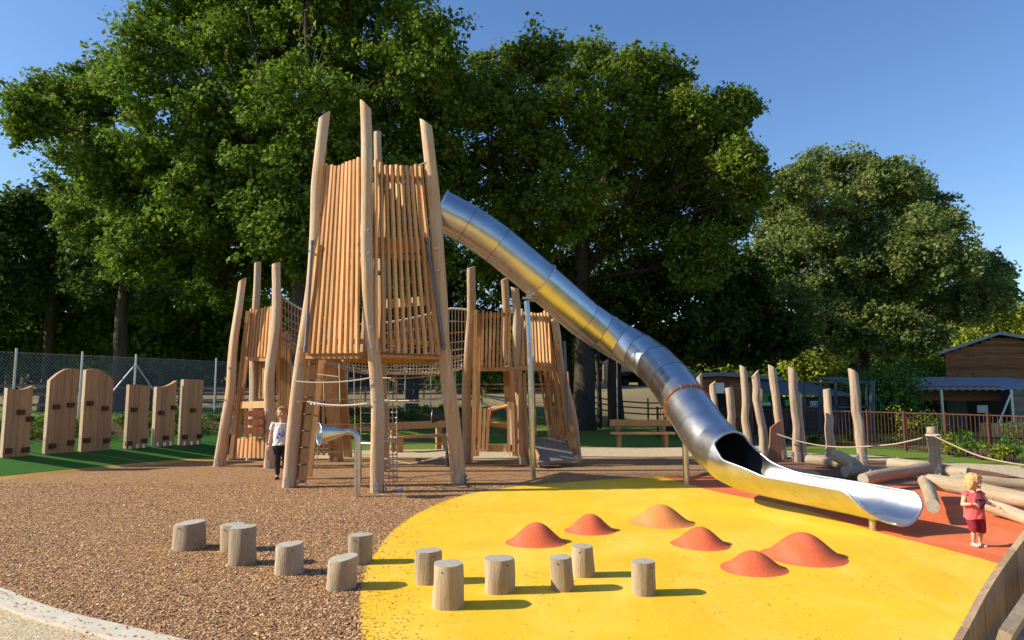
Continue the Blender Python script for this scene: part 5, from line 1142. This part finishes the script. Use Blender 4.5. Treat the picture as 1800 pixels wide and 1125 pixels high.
def person(label, loc, L, s, head, shirt, trousers, shoes, hairm, pose, hair='short', prints=None, vox=.005, turn=0):
    """L dict of joint positions in body units; s metres per unit"""
    loc = V(loc); root = thing('person', loc, label, 'person'); ct, sn = math.cos(turn), math.sin(turn)
    def T(p): p = V(p)*s; return loc + V((p.x*ct-p.y*sn, p.x*sn+p.y*ct, p.z))
    J = {k: T(v) for k, v in L.items()}
    hr = L_head = head*s
    mb = MB(); hc = J['head']; yaw = pose.get('yaw', 0)
    fx = V((math.cos(turn+yaw), math.sin(turn+yaw), 0)); fy = V((math.sin(turn+yaw), -math.cos(turn+yaw), 0)); fz = V((0,0,1)); tilt = pose.get('tilt', 0)
    fy2 = (fy*math.cos(tilt)-fz*math.sin(tilt)); fz2 = (fz*math.cos(tilt)+fy*math.sin(tilt)); HR = Matrix((fx, fy2, fz2)).transposed()
    def Hd(x, y, z): return hc + HR @ V((x*hr, y*hr, z*hr))
    mb.ell(hc+HR@V((0,-.06*hr,.06*hr)), hr*.74, hr*.86, hr*.88, 16, 12, rot=HR); mb.ell(Hd(0,.18,-.42), hr*.52, hr*.50, hr*.50, 12, 8, rot=HR); mb.ell(Hd(0,.50,-.58), hr*.28,hr*.24,hr*.22,10,6)
    for sx_ in (-1,1):
        mb.ell(Hd(sx_*.40,.48,-.30), hr*.26,hr*.22,hr*.24,10,6); mb.ell(Hd(sx_*.76,-.05,-.12), hr*.09,hr*.16,hr*.22,8,6,rot=HR)
    mb.tube([Hd(0,.76,.0), Hd(0,.92,-.22)], [hr*.07,hr*.12], n=8); mb.ell(Hd(0,.86,-.24), hr*.13,hr*.13,hr*.10,8,6)
    nk = J['neck']; mb.tube([J['chest'], nk, hc+HR@V((0,-.1*hr,-.45*hr))], [pose['nr']*s*1.7, pose['nr']*s, pose['nr']*s*.95], n=12)
    mb.tube([J['hip'], J['waist'], J['chest']], [pose['hw']*s*.8, pose['hw']*s*.78, pose['hw']*s*.8], n=14)
    for sd_2 in ('l','r'):
        mb.tube([J['sh'+sd_2], J['el'+sd_2]], [pose['ar']*s*1.15, pose['ar']*s*.9], n=10); mb.tube([J['el'+sd_2], J['ha'+sd_2]], [pose['ar']*s*.9, pose['ar']*s*.6], n=10); mb.ell(J['el'+sd_2], *[pose['ar']*s*.92]*3, 8, 6)
        mb.tube([J['chest'], J['sh'+sd_2]], [pose['ar']*s*1.2]*2, n=8); mb.ell(J['sh'+sd_2], *[pose['ar']*s*1.2]*3, 10, 6)
        mb.tube([J['hp'+sd_2], J['kn'+sd_2], J['an'+sd_2]], [pose['lr']*s*1.25, pose['lr']*s*.82, pose['lr']*s*.52], n=12)
        ft = J['an'+sd_2]; mb.tube([ft+V((0,0,-.01)), V((ft.x,ft.y,loc.z+.3*pose['lr']*s))+V((0,0,.01))], [pose['lr']*s*.55, pose['lr']*s*.5], n=8)
        d = (J['ha'+sd_2]-J['el'+sd_2]); hand(mb, J['ha'+sd_2], d, pose.get('palm'+sd_2, (0,0,1)), hr*1.35, pose.get('curl'+sd_2, .5))
    body = voxel(mb.build('body', M['skin'], root), vox, 1)
    for sx_ in (-1,1):
        mb = MB(); mb.ell(Hd(sx_*.31,.70,.02), hr*.11,hr*.06,hr*.065,8,6,rot=HR); mb.build('eye', M['eye'], root)
        mb = MB(); mb.tube([Hd(sx_*.18,.80,.20), Hd(sx_*.32,.80,.24), Hd(sx_*.46,.68,.18)], hr*.03, n=5); mb.build('eyebrow', M[hairm], root)
    mb = MB(); mb.ell(Hd(0,.76,-.50), hr*.19,hr*.06,hr*.055,10,6,rot=HR); mb.build('mouth', M['lip'], root)
    # hair
    mb = MB(); mb.ell(Hd(0,-.20,.22), hr*.88,hr*.88,hr*.86,16,10,rot=HR)
    if hair == 'bob':
        for k in range(25):
            a = R(-128+k*256/24)+math.pi; p = V((math.sin(a)*-.80, math.cos(a)*.72-.08, .25)); e = V((p.x*1.16, p.y*1.16-.02, -.62+random.uniform(-.25,.16)))
            mb.tube([Hd(*p), Hd(*(p.lerp(e,.55)*1.05)), Hd(*e), Hd(e.x*1.22+random.uniform(-.08,.08),e.y*1.16,e.z-.04)], [hr*.20,hr*.17,hr*.12,hr*.04], n=7)
    else:
        mb.ell(Hd(0,-.55,.85), hr*.36,hr*.36,hr*.32,10,6)
        for sx_ in (-1,1): mb.tube([Hd(sx_*.70,.15,.30), Hd(sx_*.82,.12,-.15), Hd(sx_*.80,.12,-.48)], [hr*.16,hr*.12,hr*.05], n=6)
    for k in range(7):
        a = -.6+.2*k; mb.tube([Hd(0,.15,1.02), Hd(a*.6,.60,.78), Hd(a,.72,.48)], [hr*.12,hr*.12,hr*.05], n=6)
    voxel(mb.build('hair', M[hairm], root), vox*.9, 1)
    # shirt
    mb = MB(); hw = pose['hw']*s; c, wv_, hp = J['chest'], J['waist'], J['hem']
    top_ = J['neck']+V((0,0,-pose['nr']*s*.6))
    n = 20; rows = [(top_, hw*.48, hw*.42), (J['chest']+V((0,0,hw*.62)), hw*.92, hw*.62), (c, hw*1.03, hw*.78), (wv_, hw*1.05, hw*.84), (hp.lerp(wv_,.4), hw*1.08, hw*.88), (hp, hw*1.14, hw*.95)]
    rg = []
    for k, (q, ra, rb) in enumerate(rows):
        for j in range(n):
            a = 2*math.pi*j/n; wob = 1+.05*math.sin(a*5+k*1.7)*(k/5)+.03*math.sin(a*9+k*2.9); o2 = V((ra*math.cos(a)*wob, rb*math.sin(a)*wob, (0.012*math.sin(a*3) if k == 5 else 0)))
            rg.append(q + V((o2.x*ct-o2.y*sn, o2.x*sn+o2.y*ct, o2.z)))
    mb.add(rg, [(k*n+j, k*n+(j+1)%n, (k+1)*n+(j+1)%n, (k+1)*n+j)[::-1] for k in range(len(rows)-1) for j in range(n)] + [tuple(range(n)), tuple(range(5*n, 6*n))[::-1]], sm=True, rnd=.5)
    sl2 = pose.get('sleeve', .35)
    for sd_2 in ('l','r'):
        mb.tube([J['sh'+sd_2].lerp(c,.35), J['sh'+sd_2], J['sh'+sd_2].lerp(J['el'+sd_2], sl2)], [pose['ar']*s*1.7, pose['ar']*s*1.65, pose['ar']*s*1.7], n=10)
    sh_o = voxel(mb.build('shirt', M[shirt], root), vox, 2)
    # trousers
    mb = MB(); mb.ell(J['hip'], hw*.98, hw*.80, hw*.85, 14, 8)
    for sd_2 in ('l','r'):
        e = J['kn'+sd_2].lerp(J['an'+sd_2], pose['tl']); k_ = pose.get('tw', 1.25)
        mb.tube([J['hp'+sd_2], J['hp'+sd_2].lerp(J['kn'+sd_2],.5), J['kn'+sd_2], e], [pose['lr']*s*1.5, pose['lr']*s*1.25*k_*.95, pose['lr']*s*k_, pose['lr']*s*(k_ if k_ > 1.1 else .68)], n=12)
    voxel(mb.build('trousers', M[trousers], root), vox, 2)
    for sd_2 in ('l','r'):
        a = J['an'+sd_2]; fd = V(pose.get('toe'+sd_2, (0,-1,0))); fd = V((fd.x*ct-fd.y*sn, fd.x*sn+fd.y*ct, fd.z)).normalized(); g = a.z - L['an'+sd_2][2]*s + pose.get('lift'+sd_2, 0)*s; fl_ = hr*1.05
        mb = MB(); z0 = g+.2*fl_*.5; p = V((a.x,a.y,z0)); mb.tube([p-fd*fl_*.28, p, p+fd*fl_*.45, p+fd*fl_*.72+V((0,0,-.003))], [fl_*.20,fl_*.24,fl_*.23,fl_*.15], n=10); mb.ell(p-fd*fl_*.26, fl_*.2,fl_*.2,fl_*.2,8,6); mb.ell(p+fd*fl_*.70, fl_*.17,fl_*.17,fl_*.13,8,6)
        mb.tube([p, p.lerp(a,.9)], [fl_*.2, fl_*.17], n=8)
        voxel(mb.build('shoe', M[shoes], root), vox, 1)
    if prints: prints(root, T, J, hw, ct, sn)
    return root
tod = G(1717, 962)
TL_ = dict(head=(0.0,-.02,.705), neck=(0,0,.60), chest=(0,0,.525), waist=(0,0,.43), hip=(0,0,.345), hem=(.0,0,.30), shl=(.085,0,.565), shr=(-.085,0,.565), ell=(.135,-.02,.475), elr=(-.135,-.02,.455), hal=(.205,-.06,.44), har=(-.088,-.100,.470),
  hpl=(.045,0,.33), hpr=(-.045,0,.33), knl=(.052,-.02,.19), knr=(-.045,-.04,.20), anl=(.055,.02,.055), anr=(-.052,-.03,.065))
def heart(root, T, J, hw, ct, sn):
    pts = []
    for k in range(41):
        a = 2*math.pi*k/40; x = 16*math.sin(a)**3/16; y = (13*math.cos(a)-5*math.cos(2*a)-2*math.cos(3*a)-math.cos(4*a))/16
        X = x*.056+.022; Z = .475+y*.056; yy = -.102*.80*math.sqrt(max(.05, 1-(X/.112)**2))-.012; pts.append(T((X, yy, Z)))
    mb = MB(); mb.tube(pts, .0085, n=6, caps=False); mb.build('heart_print', M['navy'], root)
M['coral'] = plain('coral_cotton', (.74,.12,.13), .85, 0, .1, 14, .3)
person('toddler walking in a coral top with a navy heart and maroon trousers', (tod.x,tod.y,.012), TL_, 1.0, .088, 'coral', 'maroon', 'silver', 'hairblond',
  dict(nr=.032, hw=.098, ar=.026, lr=.036, yaw=-R(-22), tilt=R(12), sleeve=.18, tl=.25, tw=1.3, toel=(.35,-1,0), toer=(.15,-1,0), palml=(0,0,1), palmr=(0,.3,1), curlr=.9, liftr=.012), 'bob', heart, .0042, 0)
gl = G(487, 843)
GL_ = dict(head=(.0,-.02,1.245), neck=(0,0,1.09), chest=(0,0,.96), waist=(0,0,.80), hip=(0,0,.68), hem=(0,0,.64), shl=(.15,0,1.04), shr=(-.15,0,1.04), ell=(.21,.0,.83), elr=(-.20,.02,.84), hal=(.18,-.10,.70), har=(-.22,-.04,.66),
  hpl=(.075,0,.66), hpr=(-.075,0,.66), knl=(.085,-.01,.37), knr=(-.06,-.02,.37), anl=(.09,.03,.08), anr=(-.055,.02,.08))
M['printblue'] = plain('blue_pink_print', (.12,.2,.5), .8)
def blotches(root, T, J, hw, ct, sn):
    mb = MB()
    for (x, z, a_, b_) in ((-.03,.86,.035,.03),(.03,.83,.04,.035),(-.06,.80,.02,.03),(.02,.90,.02,.02),(.06,.88,.02,.02)): mb.ell(T((x,-.148*.80,z)), a_, .012, b_, 8, 5)
    mb.build('shirt_print', M['printblue'], root)
person('girl in a white printed shirt and black leggings beside the tall tower post', (gl.x+.06,gl.y,.008), GL_, 1.03, .125, 'white', 'black', 'black', 'hairred',
  dict(nr=.048, hw=.148, ar=.038, lr=.062, yaw=R(8), tilt=0, sleeve=.55, tl=.96, tw=1.0, toel=(.2,-1,0), toer=(-.2,-1,0)), 'bun', blotches, .006, R(8))
g2 = G(396, 812)
person('child in a pale grey top mostly hidden behind the leftmost tower post', (g2.x,g2.y+.35,.008), GL_, 1.03, .120, 'greycloth', 'black', 'silver', 'hairred',
  dict(nr=.048, hw=.15, ar=.038, lr=.06, yaw=R(150), tilt=0, sleeve=.8, tl=.8, tw=1.05, toel=(1,-.2,0), toer=(1,-.3,0)), 'bun', None, .008, R(70))
